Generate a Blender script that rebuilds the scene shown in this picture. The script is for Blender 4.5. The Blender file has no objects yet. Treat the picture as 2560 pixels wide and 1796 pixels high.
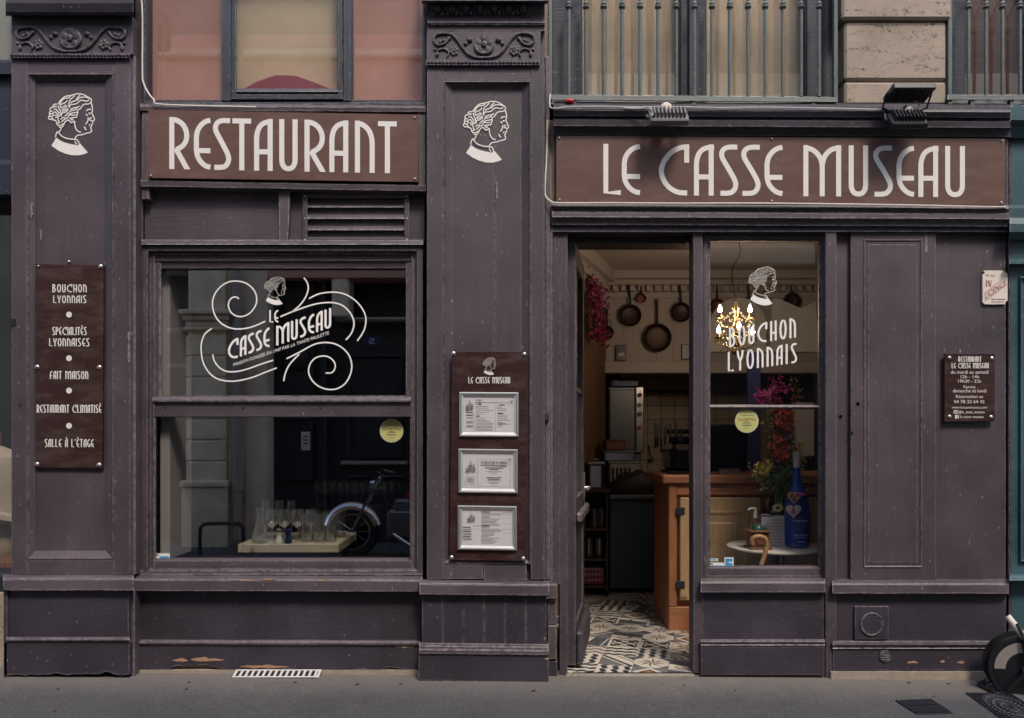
import bpy, bmesh, math, random
from mathutils import Vector, Matrix
random.seed(11)
SC = bpy.context.scene
COL = SC.collection
# ------------------------------------------------------------ camera
F, CX, HY, CD, CZ = 2016.0, 1280.0, 1080.0, 4.5, 1.3616     # pixels of the 2560-wide photograph, metres
cam = bpy.data.cameras.new('camera'); cam.sensor_width = 36.0; cam.lens = 36.0*F/2560.0
cam.shift_y = (HY-898.0)/2560.0; cam.clip_start = 0.05; cam.clip_end = 500
camo = bpy.data.objects.new('camera', cam); COL.objects.link(camo)
camo.location = (0, -CD, CZ); camo.rotation_euler = (math.radians(90), 0, 0)
SC.camera = camo
# ------------------------------------------------------------ sky, sun, exposure
SUN_EL, SUN_AZ = math.radians(54), math.radians(158)
w = bpy.data.worlds.new('World'); SC.world = w; w.use_nodes = True
wn = w.node_tree; bg = wn.nodes['Background']
sky = wn.nodes.new('ShaderNodeTexSky'); sky.sky_type = 'NISHITA'; sky.sun_disc = False
sky.sun_elevation = SUN_EL; sky.sun_rotation = SUN_AZ; sky.air_density = 1.0; sky.dust_density = 2.0
wn.links.new(sky.outputs[0], bg.inputs[0]); bg.inputs[1].default_value = 0.145
sl = bpy.data.lights.new('sun', 'SUN'); sl.energy = 1.4; sl.angle = math.radians(12); sl.color = (1, .89, .76)
so = bpy.data.objects.new('sun', sl); COL.objects.link(so); so.location = (2, -8, 14)
sd = Vector((math.sin(SUN_AZ)*math.cos(SUN_EL), math.cos(SUN_AZ)*math.cos(SUN_EL), math.sin(SUN_EL)))
so.rotation_euler = (-sd).to_track_quat('-Z', 'Y').to_euler()
SC.view_settings.view_transform = 'Standard'; SC.view_settings.look = 'None'
SC.view_settings.exposure = 1.04; SC.view_settings.gamma = 1.0
SC.render.engine = 'CYCLES'
SC.cycles.use_denoising = True
SC.cycles.max_bounces = 10; SC.cycles.diffuse_bounces = 4; SC.cycles.glossy_bounces = 5
SC.cycles.transparent_max_bounces = 24; SC.cycles.caustics_reflective = False; SC.cycles.caustics_refractive = False
SC.cycles.sample_clamp_indirect = 6.0

# ------------------------------------------------------------ pixel -> place
def P(px, py, y=0.0):
    k = (y+CD)/F
    return Vector(((px-CX)*k, y, CZ-(py-HY)*k))
def gz(x): return -0.008*x                      # the pavement falls a little to the right
def G(px, py):                                  # a pixel on the pavement
    d = CZ*F/(py-HY); x = (px-CX)*d/F
    return Vector((x, d-CD, gz(x)))
def RF(px, py, y, g=0.1):                       # a pixel seen mirrored in the left pane -> the place across the street
    v = P(px, py, 2*g-y); return Vector((v.x, y, v.z))

# ------------------------------------------------------------ meshes
def catmull(pts, n=4):
    if len(pts) < 3: return [tuple(p) for p in pts]
    out = []
    q = [pts[0]]+list(pts)+[pts[-1]]
    for i in range(1, len(q)-2):
        for k in range(n):
            t = k/n; o = []
            for d in range(len(pts[0])):
                a, b, c, e = q[i-1][d], q[i][d], q[i+1][d], q[i+2][d]
                o.append(.5*((2*b)+(-a+c)*t+(2*a-5*b+4*c-e)*t*t+(-a+3*b-3*c+e)*t*t*t))
            out.append(tuple(o))
    out.append(tuple(pts[-1]))
    return out

class MB:
    def __init__(s): s.v = []; s.f = []; s.m = []; s.k = 0
    def add(s, vs, fs, mi=0):
        o = len(s.v); s.v += [tuple(v) for v in vs]
        for f in fs: s.f.append([i+o for i in f]); s.m.append(mi)
        return s
    def box(s, x0, x1, y0, y1, z0, z1, b=0.0, mi=0):
        c = [(x0, x1), (y0, y1), (z0, z1)]
        if b <= 0:
            vs = [(c[0][i], c[1][j], c[2][k]) for i in (0, 1) for j in (0, 1) for k in (0, 1)]
            return s.add(vs, [(0,1,3,2),(4,6,7,5),(0,4,5,1),(2,3,7,6),(0,2,6,4),(1,5,7,3)], mi)
        b = min(b, .45*min(abs(q[1]-q[0]) for q in c))
        vs = []; ix = {}
        for i in (0, 1):
            for j in (0, 1):
                for k in (0, 1):
                    for a in (0, 1, 2):
                        p = [c[0][i], c[1][j], c[2][k]]
                        for d, e in enumerate((i, j, k)):
                            if d != a:
                                sg = 1 if c[d][1] > c[d][0] else -1
                                p[d] += (b if e == 0 else -b)*sg
                        ix[(i, j, k, a)] = len(vs); vs.append(p)
        fs = []
        for a in (0, 1, 2):
            o = [d for d in (0, 1, 2) if d != a]
            for sgn in (0, 1):
                q = []
                for e in ((0,0),(1,0),(1,1),(0,1)):
                    k = [0,0,0]; k[a] = sgn; k[o[0]] = e[0]; k[o[1]] = e[1]; q.append(ix[(*k, a)])
                fs.append(q)
            for e in ((0,0),(1,0),(1,1),(0,1)):       # edges along axis a
                k0 = [0,0,0]; k1 = [0,0,0]; k1[a] = 1
                for d, v in zip(o, e): k0[d] = v; k1[d] = v
                fs.append([ix[(*k0, o[0])], ix[(*k0, o[1])], ix[(*k1, o[1])], ix[(*k1, o[0])]])
        for i in (0, 1):
            for j in (0, 1):
                for k in (0, 1): fs.append([ix[(i,j,k,0)], ix[(i,j,k,1)], ix[(i,j,k,2)]])
        return s.add(vs, fs, mi)
    def pbox(s, x0, y0, x1, y1, yf, yb, b=0.003, mi=0):       # pixel rectangle on the plane yf, reaching back to yb
        a = P(x0, y0, yf); c = P(x1, y1, yf)
        return s.box(a.x, c.x, yf, yb, c.z, a.z, b, mi)
    def prism(s, pts, yf, yb, mi=0):                            # polygon in pixels on plane yf
        a = [P(x, y, yf) for x, y in pts]; n = len(a)
        vs = a+[Vector((p.x, yb, p.z)) for p in a]
        fs = [list(range(n)), list(range(2*n-1, n-1, -1))]+[(i, (i+1) % n, n+(i+1) % n, n+i) for i in range(n)]
        return s.add(vs, fs, mi)
    def frame(s, x0, y0, x1, y1, prof, mi=0):                   # mitred moulding; prof = [(inset px, y)]
        L = []
        for d, y in prof:
            L.append([P(x0+d, y0+d, y), P(x1-d, y0+d, y), P(x1-d, y1-d, y), P(x0+d, y1-d, y)])
        vs = [p for l in L for p in l]; fs = []
        for i in range(len(L)-1):
            for k in range(4): fs.append((4*i+k, 4*i+(k+1) % 4, 4*i+4+(k+1) % 4, 4*i+4+k))
        return s.add(vs, fs, mi)
    def hrun(s, x0, x1, prof, mi=0, dy=0.0, jit=0.0, seg=1):    # run of moulding; prof = [(py, y)], dy = drop in px at the right end
        vs = []; n = len(prof)
        for i in range(seg+1):
            t = i/seg; x = x0+(x1-x0)*t
            for py, y in prof:
                vs.append(P(x, py+dy*t+(random.uniform(-jit, jit) if jit else 0), y))
        fs = []
        for i in range(seg):
            for k in range(n-1): fs.append((i*n+k, (i+1)*n+k, (i+1)*n+k+1, i*n+k+1))
        fs.append(list(range(n))); fs.append([seg*n+k for k in range(n-1, -1, -1)])
        return s.add(vs, fs, mi)
    def tube(s, path, r, n=6, mi=0, cap=True):
        path = [Vector(p) for p in path]; R = r if isinstance(r, (list, tuple)) else [r]*len(path)
        up = None; vs = []; fs = []
        for i, p in enumerate(path):
            t = (path[min(i+1, len(path)-1)]-path[max(i-1, 0)])
            t = t.normalized() if t.length > 1e-9 else Vector((0, 0, 1))
            if up is None:
                up = Vector((0, 0, 1)) if abs(t.z) < .9 else Vector((1, 0, 0))
            a = t.cross(up)
            a = a.normalized() if a.length > 1e-6 else t.orthogonal().normalized()
            up = a.cross(t).normalized()
            for k in range(n):
                q = 2*math.pi*k/n
                vs.append(p+(a*math.cos(q)+up*math.sin(q))*R[i])
        for i in range(len(path)-1):
            for k in range(n): fs.append((i*n+k, i*n+(k+1) % n, (i+1)*n+(k+1) % n, (i+1)*n+k))
        if cap: fs.append(list(range(n))[::-1]); fs.append([(len(path)-1)*n+k for k in range(n)])
        return s.add(vs, fs, mi)
    def lathe(s, prof, o, ax='z', n=20, mi=0):                  # prof = [(radius, height)]
        o = Vector(o); vs = []; fs = []
        for r, h in prof:
            for k in range(n):
                q = 2*math.pi*k/n; a, b = r*math.cos(q), r*math.sin(q)
                vs.append(o+(Vector((a, b, h)) if ax == 'z' else Vector((a, h, b)) if ax == 'y' else Vector((h, a, b))))
        for i in range(len(prof)-1):
            for k in range(n): fs.append((i*n+k, i*n+(k+1) % n, (i+1)*n+(k+1) % n, (i+1)*n+k))
        if prof[0][0] > 1e-6: fs.append(list(range(n))[::-1])
        if prof[-1][0] > 1e-6: fs.append([(len(prof)-1)*n+k for k in range(n)])
        return s.add(vs, fs, mi)
    def ball(s, c, r, sc=(1, 1, 1), n=10, m=6, mi=0):
        c = Vector(c); vs = []; fs = []
        for i in range(m+1):
            a = math.pi*i/m
            for k in range(n):
                q = 2*math.pi*k/n
                vs.append(c+Vector((math.sin(a)*math.cos(q)*r*sc[0], math.sin(a)*math.sin(q)*r*sc[1], math.cos(a)*r*sc[2])))
        for i in range(m):
            for k in range(n): fs.append((i*n+k, i*n+(k+1) % n, (i+1)*n+(k+1) % n, (i+1)*n+k))
        return s.add(vs, fs, mi)
    def flat(s, pts, y, mi=0, M=None):
        M = M or (lambda a, b: P(a, b, y))
        return s.add([M(a, b) for a, b in pts], [list(range(len(pts)))], mi)
    def ribbon(s, pts, wd, M, mi=0, hcut=(False, False), closed=False):
        n = len(pts)
        if n < 2: return s
        vs = []
        for i in range(n):
            if closed: a, b = pts[(i-1) % n], pts[(i+1) % n]
            else: a, b = pts[max(i-1, 0)], pts[min(i+1, n-1)]
            dx, dy = b[0]-a[0], b[1]-a[1]; l = math.hypot(dx, dy) or 1
            nx, ny = -dy/l, dx/l; h = wd/2
            if not closed and ((i == 0 and hcut[0]) or (i == n-1 and hcut[1])) and abs(dy/l) > .3:
                h = wd/2/abs(dy/l); nx, ny = (1 if nx > 0 else -1), 0
            vs += [M(pts[i][0]+nx*h, pts[i][1]+ny*h), M(pts[i][0]-nx*h, pts[i][1]-ny*h)]
        s.k += 1; vs = [v+Vector((0, -.00012*s.k, 0)) for v in vs]      # crossing strokes never share a plane
        fs = [(2*i, 2*i+1, 2*i+3, 2*i+2) for i in range(n-1)]
        if closed: fs.append((2*n-2, 2*n-1, 1, 0))
        return s.add(vs, fs, mi)
    def build(s, name, mats, parent=None, label=None, cat=None, group=None, kind=None, smooth=False, recalc=True):
        me = bpy.data.meshes.new(name)
        off = Vector((0, 0, 0)); loc = Vector((0, 0, 0))
        if parent is not None:
            q = parent
            while q is not None: off += q.location; q = q.parent
        elif kind != 'structure' and s.v:
            xs = [v[0] for v in s.v]; ys = [v[1] for v in s.v]; zs = [v[2] for v in s.v]
            loc = Vector(((min(xs)+max(xs))/2, (min(ys)+max(ys))/2, min(zs))); off = loc
        me.from_pydata([(v[0]-off.x, v[1]-off.y, v[2]-off.z) for v in s.v], [], s.f)
        me.validate(clean_customdata=False)
        if len(me.polygons) == len(s.m): me.polygons.foreach_set('material_index', s.m)
        if recalc:
            bm = bmesh.new(); bm.from_mesh(me); bmesh.ops.recalc_face_normals(bm, faces=bm.faces); bm.to_mesh(me); bm.free()
        for m in (mats if isinstance(mats, (list, tuple)) else [mats]): me.materials.append(M_[m] if isinstance(m, str) else m)
        if smooth:
            for p in me.polygons: p.use_smooth = True
            try: me.set_sharp_from_angle(angle=math.radians(40))
            except Exception: pass
        me.update()
        o = bpy.data.objects.new(name, me); COL.objects.link(o)
        o.location = loc
        if parent is not None: o.parent = parent
        tag(o, label, cat, group, kind)
        return o
def tag(o, label=None, cat=None, group=None, kind=None):
    if label: o['label'] = label
    if cat: o['category'] = cat
    if group: o['group'] = group
    if kind: o['kind'] = kind
    return o
def thing(name, label, cat, loc=(0, 0, 0), group=None):
    o = bpy.data.objects.new(name, None); COL.objects.link(o); o.location = loc; o.empty_display_size = .1
    return tag(o, label, cat, group)
def dup(root, loc, rz=0.0, label=None, sc=1.0):
    r = root.copy(); COL.objects.link(r); r.location = loc; r.rotation_euler = (0, 0, rz); r.scale = (sc, sc, sc)
    if label: r['label'] = label
    for ch in list(root.children):
        c = ch.copy(); COL.objects.link(c); c.parent = r
        for g in list(ch.children):
            d = g.copy(); COL.objects.link(d); d.parent = c
    return r

# ------------------------------------------------------------ materials
M_ = {}
def newmat(name):
    m = bpy.data.materials.new(name); m.use_nodes = True; M_[name] = m
    nt = m.node_tree; return m, nt, nt.nodes['Principled BSDF']
def N(nt, t, **kw):
    n = nt.nodes.new(t)
    for k, v in kw.items():
        if k.startswith('i_'):
            key = k[2:]; n.inputs[int(key) if key.isdigit() else key].default_value = v
        else: setattr(n, k, v)
    return n
def noise(nt, vec, scale, detail=4, rough=.6):
    n = N(nt, 'ShaderNodeTexNoise'); n.inputs['Scale'].default_value = scale
    n.inputs['Detail'].default_value = detail; n.inputs['Roughness'].default_value = rough
    nt.links.new(vec, n.inputs['Vector']); return n.outputs['Fac']
def ramp(nt, fac, a, b, ca=(0, 0, 0, 1), cb=(1, 1, 1, 1)):
    r = N(nt, 'ShaderNodeValToRGB'); r.color_ramp.elements[0].position = a; r.color_ramp.elements[1].position = b
    r.color_ramp.elements[0].color = ca; r.color_ramp.elements[1].color = cb
    nt.links.new(fac, r.inputs[0]); return r.outputs[0]
def mixc(nt, fac, a, b, mode='MIX'):
    m = N(nt, 'ShaderNodeMix', data_type='RGBA', blend_type=mode)
    for s, v in ((m.inputs[0], fac), (m.inputs[6], a), (m.inputs[7], b)):
        if hasattr(v, 'links') or hasattr(v, 'is_linked'): nt.links.new(v, s)
        elif isinstance(v, (int, float)): s.default_value = v
        else: s.default_value = (*v, 1) if len(v) == 3 else v
    return m.outputs[2]
def mth(nt, op, a, b=0.0):
    m = N(nt, 'ShaderNodeMath', operation=op)
    for s, v in ((m.inputs[0], a), (m.inputs[1], b)):
        if isinstance(v, (int, float)): s.default_value = v
        else: nt.links.new(v, s)
    return m.outputs[0]
def bump(nt, bs, h, strength=.3, dist=.004):
    b = N(nt, 'ShaderNodeBump'); b.inputs['Strength'].default_value = strength; b.inputs['Distance'].default_value = dist
    nt.links.new(h, b.inputs['Height']); nt.links.new(b.outputs[0], bs.inputs['Normal'])
def coords(nt, scale=(1, 1, 1), obj=False):
    src = N(nt, 'ShaderNodeTexCoord').outputs['Object'] if obj else N(nt, 'ShaderNodeNewGeometry').outputs['Position']
    mp = N(nt, 'ShaderNodeMapping'); mp.inputs['Scale'].default_value = scale
    nt.links.new(src, mp.inputs['Vector']); return mp.outputs[0]
def plain(name, col, rough=.6, metal=0.0, var=.15, scale=12, bmp=.1, obj=False, spec=.5, emit=None, estr=0.0):
    m, nt, b = newmat(name)
    c = coords(nt, obj=obj); f = noise(nt, c, scale, 5)
    dk = tuple(v*(1-var) for v in col); lt = tuple(min(1, v*(1+var)) for v in col)
    nt.links.new(mixc(nt, f, dk, lt), b.inputs['Base Color'])
    b.inputs['Roughness'].default_value = rough; b.inputs['Metallic'].default_value = metal
    b.inputs['Specular IOR Level'].default_value = spec
    if bmp: bump(nt, b, noise(nt, c, scale*6, 4), bmp, .003)
    if emit: b.inputs['Emission Color'].default_value = (*emit, 1); b.inputs['Emission Strength'].default_value = estr
    return m
def paint(name, col, horiz=False, worn_shine=.55, rough=.5, edge=(.40, .355, .37), chip=(.34, .22, .14)):
    m, nt, b = newmat(name)
    g = coords(nt, (2.2, 45, 45) if horiz else (45, 45, 2.2)); p = coords(nt)
    grain = noise(nt, g, 3.0, 6, .65); blot = noise(nt, p, 2.3, 5, .6); fine = noise(nt, p, 38, 5, .7)
    lt = tuple(min(1, v*1.45) for v in col); dk = tuple(v*.62 for v in col)
    c = mixc(nt, ramp(nt, blot, .3, .72), dk, lt)
    c = mixc(nt, mth(nt, 'MULTIPLY', ramp(nt, grain, .48, .72), .26), c, tuple(v*1.9 for v in col))
    c = mixc(nt, mth(nt, 'MULTIPLY', ramp(nt, grain, .46, .30), .22), c, tuple(v*.5 for v in col))
    drip = noise(nt, coords(nt, (28, 28, .7)), 1.5, 3, .5)                       # runs of grime and dust
    c = mixc(nt, mth(nt, 'MULTIPLY', ramp(nt, drip, .56, .74), .40), c, tuple(v*.55 for v in col))
    fl = ramp(nt, noise(nt, coords(nt, (1, 1, .45)), 75, 2, .5), .725, .75)
    c = mixc(nt, mth(nt, 'MULTIPLY', fl, .55), c, edge)
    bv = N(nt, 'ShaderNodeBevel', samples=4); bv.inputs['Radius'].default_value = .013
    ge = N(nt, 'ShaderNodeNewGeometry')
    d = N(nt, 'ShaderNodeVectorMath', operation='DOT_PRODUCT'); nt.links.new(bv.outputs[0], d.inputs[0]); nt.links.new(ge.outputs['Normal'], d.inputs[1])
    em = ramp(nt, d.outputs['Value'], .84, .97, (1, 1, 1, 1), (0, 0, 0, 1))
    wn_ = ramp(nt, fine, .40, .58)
    ew = mth(nt, 'MULTIPLY', mth(nt, 'MULTIPLY', em, wn_), worn_shine)
    c = mixc(nt, ew, c, edge)  # edge wear, lightened so that it also stands in for edge highlights
    ch = mth(nt, 'MULTIPLY', em, ramp(nt, noise(nt, p, 16, 6, .75), .66, .70))
    c = mixc(nt, mth(nt, 'MULTIPLY', ch, .8), c, chip)
    nt.links.new(c, b.inputs['Base Color'])
    rr = N(nt, 'ShaderNodeMapRange'); rr.inputs['To Min'].default_value = rough-.1; rr.inputs['To Max'].default_value = rough+.18
    nt.links.new(blot, rr.inputs[0]); nt.links.new(rr.outputs[0], b.inputs['Roughness'])
    h = mth(nt, 'ADD', mth(nt, 'MULTIPLY', grain, .8), mth(nt, 'MULTIPLY', fine, .35))
    bump(nt, b, h, .5, .004)
    return m
AUB = (.062, .047, .056)
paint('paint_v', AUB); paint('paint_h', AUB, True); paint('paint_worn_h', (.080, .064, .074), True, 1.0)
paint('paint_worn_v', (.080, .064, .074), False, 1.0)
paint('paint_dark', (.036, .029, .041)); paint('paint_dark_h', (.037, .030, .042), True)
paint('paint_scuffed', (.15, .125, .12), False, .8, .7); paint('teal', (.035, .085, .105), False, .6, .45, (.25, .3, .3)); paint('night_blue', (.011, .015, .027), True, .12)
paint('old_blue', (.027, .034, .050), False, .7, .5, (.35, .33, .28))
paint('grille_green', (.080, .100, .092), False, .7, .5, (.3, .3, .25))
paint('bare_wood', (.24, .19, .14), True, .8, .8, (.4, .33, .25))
def woodm(name, c0, c1, horiz=True, rough=.45):
    m, nt, b = newmat(name)
    g = coords(nt, (3, 40, 40) if horiz else (40, 40, 3)); f = noise(nt, g, 1.6, 6, .6); p = coords(nt)
    c = mixc(nt, ramp(nt, f, .3, .7), c0, c1)
    kn = ramp(nt, noise(nt, p, 7, 1, .3), .735, .76)
    c = mixc(nt, mth(nt, 'MULTIPLY', kn, .7), c, tuple(v*.25 for v in c0))
    nt.links.new(c, b.inputs['Base Color']); b.inputs['Roughness'].default_value = rough
    bump(nt, b, f, .15, .003)
woodm('bar_wood', (.30, .115, .05), (.48, .21, .10)); woodm('bar_wood_v', (.30, .115, .05), (.46, .20, .10), False)
woodm('pine', (.42, .27, .13), (.62, .42, .22), False); woodm('table_wood', (.52, .42, .28), (.68, .57, .40))
woodm('wall_wood', (.13, .065, .035), (.22, .12, .065), False, .6); woodm('dark_wood', (.03, .018, .014), (.055, .03, .022))
woodm('grinder_wood', (.12, .045, .022), (.2, .085, .04)); woodm('cane', (.36, .18, .08), (.52, .30, .15))
def signm(name, col, rough):
    m, nt, b = newmat(name); p = coords(nt); f = noise(nt, p, 3.5, 4, .6)
    c = mixc(nt, f, tuple(v*.8 for v in col), tuple(v*1.25 for v in col))
    sp = ramp(nt, noise(nt, p, 120, 3, .6), .73, .75); c = mixc(nt, mth(nt, 'MULTIPLY', sp, .4), c, (.35, .28, .26))
    du = ramp(nt, noise(nt, coords(nt, (1, 1, 3)), 6, 5, .7), .45, .8); c = mixc(nt, mth(nt, 'MULTIPLY', du, .16), c, (.34, .28, .26))
    nt.links.new(c, b.inputs['Base Color']); b.inputs['Roughness'].default_value = rough
    bump(nt, b, noise(nt, p, 3, 1), .015, .01)
signm('sign_brown', (.115, .063, .051), .30); signm('plaque_brown', (.034, .0145, .0135), .12)
plain('letter_white', (.68, .645, .615), .5, var=.06, scale=20, bmp=0); plain('vinyl_white', (.80, .78, .75), .5, var=.03, bmp=0)
plain('painted_white', (.72, .68, .64), .6, var=.08, scale=40, bmp=.05)
plain('aluminium', (.62, .60, .57), .32, .85, .08, 30, .03); plain('screw_steel', (.6, .58, .55), .3, .9, .1, 60, 0)
plain('white_plastic', (.84, .83, .80), .5, bmp=0); plain('paper', (.52, .49, .51), .8, var=.04, scale=8, bmp=.02); plain('print_grey', (.09, .085, .09), .8, bmp=0)
plain('print_dark', (.07, .06, .065), .8, bmp=0); plain('licence_cream', (.66, .58, .52), .5, var=.1, scale=30); plain('licence_red', (.30, .06, .055), .5, bmp=0)
plain('sticker_yellow', (.47, .46, .17), .45, var=.04, bmp=0); plain('sticker_rim', (.50, .50, .36), .45, bmp=0); plain('sticker_red', (.22, .03, .03), .5, bmp=0)
plain('sticker_white', (.7, .72, .72), .5, bmp=0); plain('sticker_blue', (.06, .28, .50), .5, bmp=0)
plain('black', (.014, .014, .016), .45, bmp=0); plain('black_matt', (.012, .012, .014), .8, bmp=.05); plain('black_gloss', (.012, .013, .016), .18, bmp=0)
plain('cast_iron', (.045, .047, .058), .5, .3, .3, 40, .25); plain('iron', (.05, .05, .055), .5, .5); plain('grate_white', (.60, .57, .55), .55, .1, .15, 30, .1)
plain('steel', (.42, .43, .45), .28, .9, .08, 20, .02); plain('steel_dark', (.16, .165, .18), .4, .7, .1); plain('copper', (.20, .075, .045), .38, .8, .2, 18, .05)
plain('copper_dark', (.055, .032, .026), .45, .6, .25, 18, .05); plain('brass', (.5, .37, .16), .3, .9)
plain('cabinet_blue', (.045, .060, .080), .45, var=.06, bmp=.02); plain('cream_wall', (.50, .44, .41), .8, var=.05, scale=5, bmp=.05)
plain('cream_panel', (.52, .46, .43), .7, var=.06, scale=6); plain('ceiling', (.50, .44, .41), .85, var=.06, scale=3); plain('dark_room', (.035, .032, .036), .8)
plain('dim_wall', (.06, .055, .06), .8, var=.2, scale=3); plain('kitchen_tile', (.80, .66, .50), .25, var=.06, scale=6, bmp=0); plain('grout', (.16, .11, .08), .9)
plain('lamp_grey', (.16, .155, .155), .5, .2); plain('lamp_black', (.02, .021, .024), .4); plain('lamp_glass', (.4, .4, .42), .15); plain('box_cream', (.62, .55, .46), .5)
plain('cable_grey', (.42, .42, .42), .6, bmp=0); plain('cable_white', (.62, .58, .52), .6, bmp=0); plain('red', (.45, .02, .025), .4, bmp=0)
plain('asph_kerb', (.30, .28, .26), .85, var=.25, scale=20, bmp=.4); plain('mortar', (.30, .25, .20), .95, var=.4, scale=22, bmp=.6)
plain('leaf', (.11, .17, .06), .6, var=.35, scale=40, bmp=0); plain('leaf_dark', (.06, .10, .04), .6, var=.3, scale=40, bmp=0)
plain('fuchsia', (.35, .02, .12), .6, var=.4, scale=50, bmp=0); plain('orange_red', (.75, .12, .06), .6, var=.35, scale=50, bmp=0)
plain('yellow', (.62, .43, .09), .6, var=.3, scale=60, bmp=0); plain('magenta', (.62, .06, .25), .6, var=.3, bmp=0)
plain('bottle_blue', (.03, .07, .30), .12, var=.1, bmp=0); plain('bottle_dark', (.012, .015, .02), .12, bmp=0); plain('cork_foil', (.55, .50, .42), .5, bmp=0)
plain('marble', (.66, .60, .52), .25, var=.08, scale=9, bmp=0); plain('gingham', (.35, .05, .08), .9, bmp=0); plain('napkin_white', (.6, .52, .50), .9, bmp=0)
plain('garment', (.36, .30, .245), .9, var=.12, scale=10, bmp=.2); plain('skin_wood', (.35, .16, .08), .6); plain('pink', (.6, .12, .25), .6, bmp=0)
plain('gold', (.60, .45, .22), .5, bmp=0); plain('leather', (.016, .016, .017), .55, bmp=.2, scale=30); plain('green_enamel', (.03, .09, .06), .3, bmp=0)
plain('number_blue', (.01, .02, .10), .3, bmp=0); plain('door_dark', (.024, .026, .036), .45, var=.2, scale=6); plain('pipe_grey', (.34, .32, .29), .6)
plain('tyre', (.012, .012, .013), .8, bmp=.2); plain('chip_wood', (.36, .22, .13), .85, var=.35, scale=50, bmp=.3); plain('label_grey', (.26, .235, .215), .7, var=.3, scale=90, bmp=0); plain('chrome', (.7, .7, .7), .1, 1.0, bmp=0); plain('moto_red', (.42, .03, .02), .2, bmp=0)
plain('crystal', (.42, .33, .21), .08, .2, bmp=0); plain('blue_fabric', (.02, .025, .12), .7)
plain('t_cream', (.54, .49, .42), .45, var=.08, scale=30, bmp=.02); plain('t_black', (.022, .022, .026), .45, bmp=0); plain('t_grey', (.15, .145, .14), .45, var=.1, bmp=0)
plain('t_blue', (.075, .086, .108), .45, var=.1, bmp=0); plain('t_ochre', (.40, .24, .09), .45, var=.1, bmp=0); plain('t_brown', (.11, .055, .035), .45, var=.1, bmp=0)
plain('bulb', (1, .8, .5), .4, bmp=0, emit=(1, .76, .52), estr=110)
def stone(name, col, pit=.5, sc=1.0):
    m, nt, b = newmat(name); p = coords(nt); a = noise(nt, p, 2.2*sc, 6, .65); f = noise(nt, p, 55*sc, 5, .7)
    c = mixc(nt, ramp(nt, a, .3, .7), tuple(v*.72 for v in col), tuple(min(1, v*1.15) for v in col))
    band = noise(nt, coords(nt, (1.2, 1.2, 7)), 3.5*sc, 6, .75)
    pt = mth(nt, 'MULTIPLY', ramp(nt, mth(nt, 'MULTIPLY', f, band), .29, .40), pit)
    c = mixc(nt, pt, c, tuple(v*.16 for v in col))
    nt.links.new(c, b.inputs['Base Color']); b.inputs['Roughness'].default_value = .9
    bump(nt, b, mth(nt, 'SUBTRACT', mth(nt, 'MULTIPLY', f, .5), pt), .5, .008)
stone('reflection_pink', (.80, .42, .33), .03, .3); stone('reflection_tan', (.88, .68, .45), .06, .5)  # pink and tan of the reflections in the upper panes, as sheet colours
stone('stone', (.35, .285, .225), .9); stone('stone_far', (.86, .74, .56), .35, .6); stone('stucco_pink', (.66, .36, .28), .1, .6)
stone('stucco_cream', (.74, .61, .44), .12, .5); stone('stucco_grey', (.20, .21, .19), .1, .5); stone('stone_base', (.27, .24, .20), .6)
def asphalt():
    m, nt, b = newmat('asphalt'); p = coords(nt)
    a = noise(nt, p, 1.6, 6, .65); f = noise(nt, p, 60, 6, .75); q = noise(nt, p, 9, 5, .7)
    c = mixc(nt, ramp(nt, a, .3, .7), (.078, .076, .080), (.135, .130, .132))
    c = mixc(nt, ramp(nt, f, .35, .7), mixc(nt, .8, c, (.035, .034, .036)), c)
    sep = N(nt, 'ShaderNodeSeparateXYZ'); nt.links.new(N(nt, 'ShaderNodeNewGeometry').outputs['Position'], sep.inputs[0])
    near = N(nt, 'ShaderNodeMapRange'); near.inputs['From Min'].default_value = -.42; near.inputs['From Max'].default_value = -.05
    nt.links.new(mth(nt, 'ADD', sep.outputs[1], mth(nt, 'MULTIPLY', mth(nt, 'SUBTRACT', q, .5), .35)), near.inputs[0])
    c = mixc(nt, mth(nt, 'MULTIPLY', near.outputs[0], .55), c, (.20, .172, .148))         # sandy dust blown against the wall
    v = N(nt, 'ShaderNodeTexVoronoi'); v.inputs['Scale'].default_value = 42; nt.links.new(p, v.inputs['Vector'])
    sp = ramp(nt, v.outputs['Distance'], .10, .16, (1, 1, 1, 1), (0, 0, 0, 1))
    pick = ramp(nt, noise(nt, p, 13, 2), .46, .54)
    c = mixc(nt, mth(nt, 'MULTIPLY', mth(nt, 'MULTIPLY', sp, pick), .38), c, (.45, .43, .41))
    v2 = N(nt, 'ShaderNodeTexVoronoi'); v2.inputs['Scale'].default_value = 11; v2.inputs['Randomness'].default_value = 1
    nt.links.new(coords(nt, (1, 2.2, 1)), v2.inputs['Vector'])
    s2 = ramp(nt, v2.outputs['Distance'], .08, .13, (1, 1, 1, 1), (0, 0, 0, 1))
    pk2 = ramp(nt, noise(nt, p, 5, 2), .54, .6)
    c = mixc(nt, mth(nt, 'MULTIPLY', mth(nt, 'MULTIPLY', s2, pk2), .7), c, (.055, .05, .052))
    nt.links.new(c, b.inputs['Base Color']); b.inputs['Roughness'].default_value = .85
    bump(nt, b, mth(nt, 'ADD', f, mth(nt, 'MULTIPLY', q, .6)), .6, .006)
asphalt()
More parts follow.
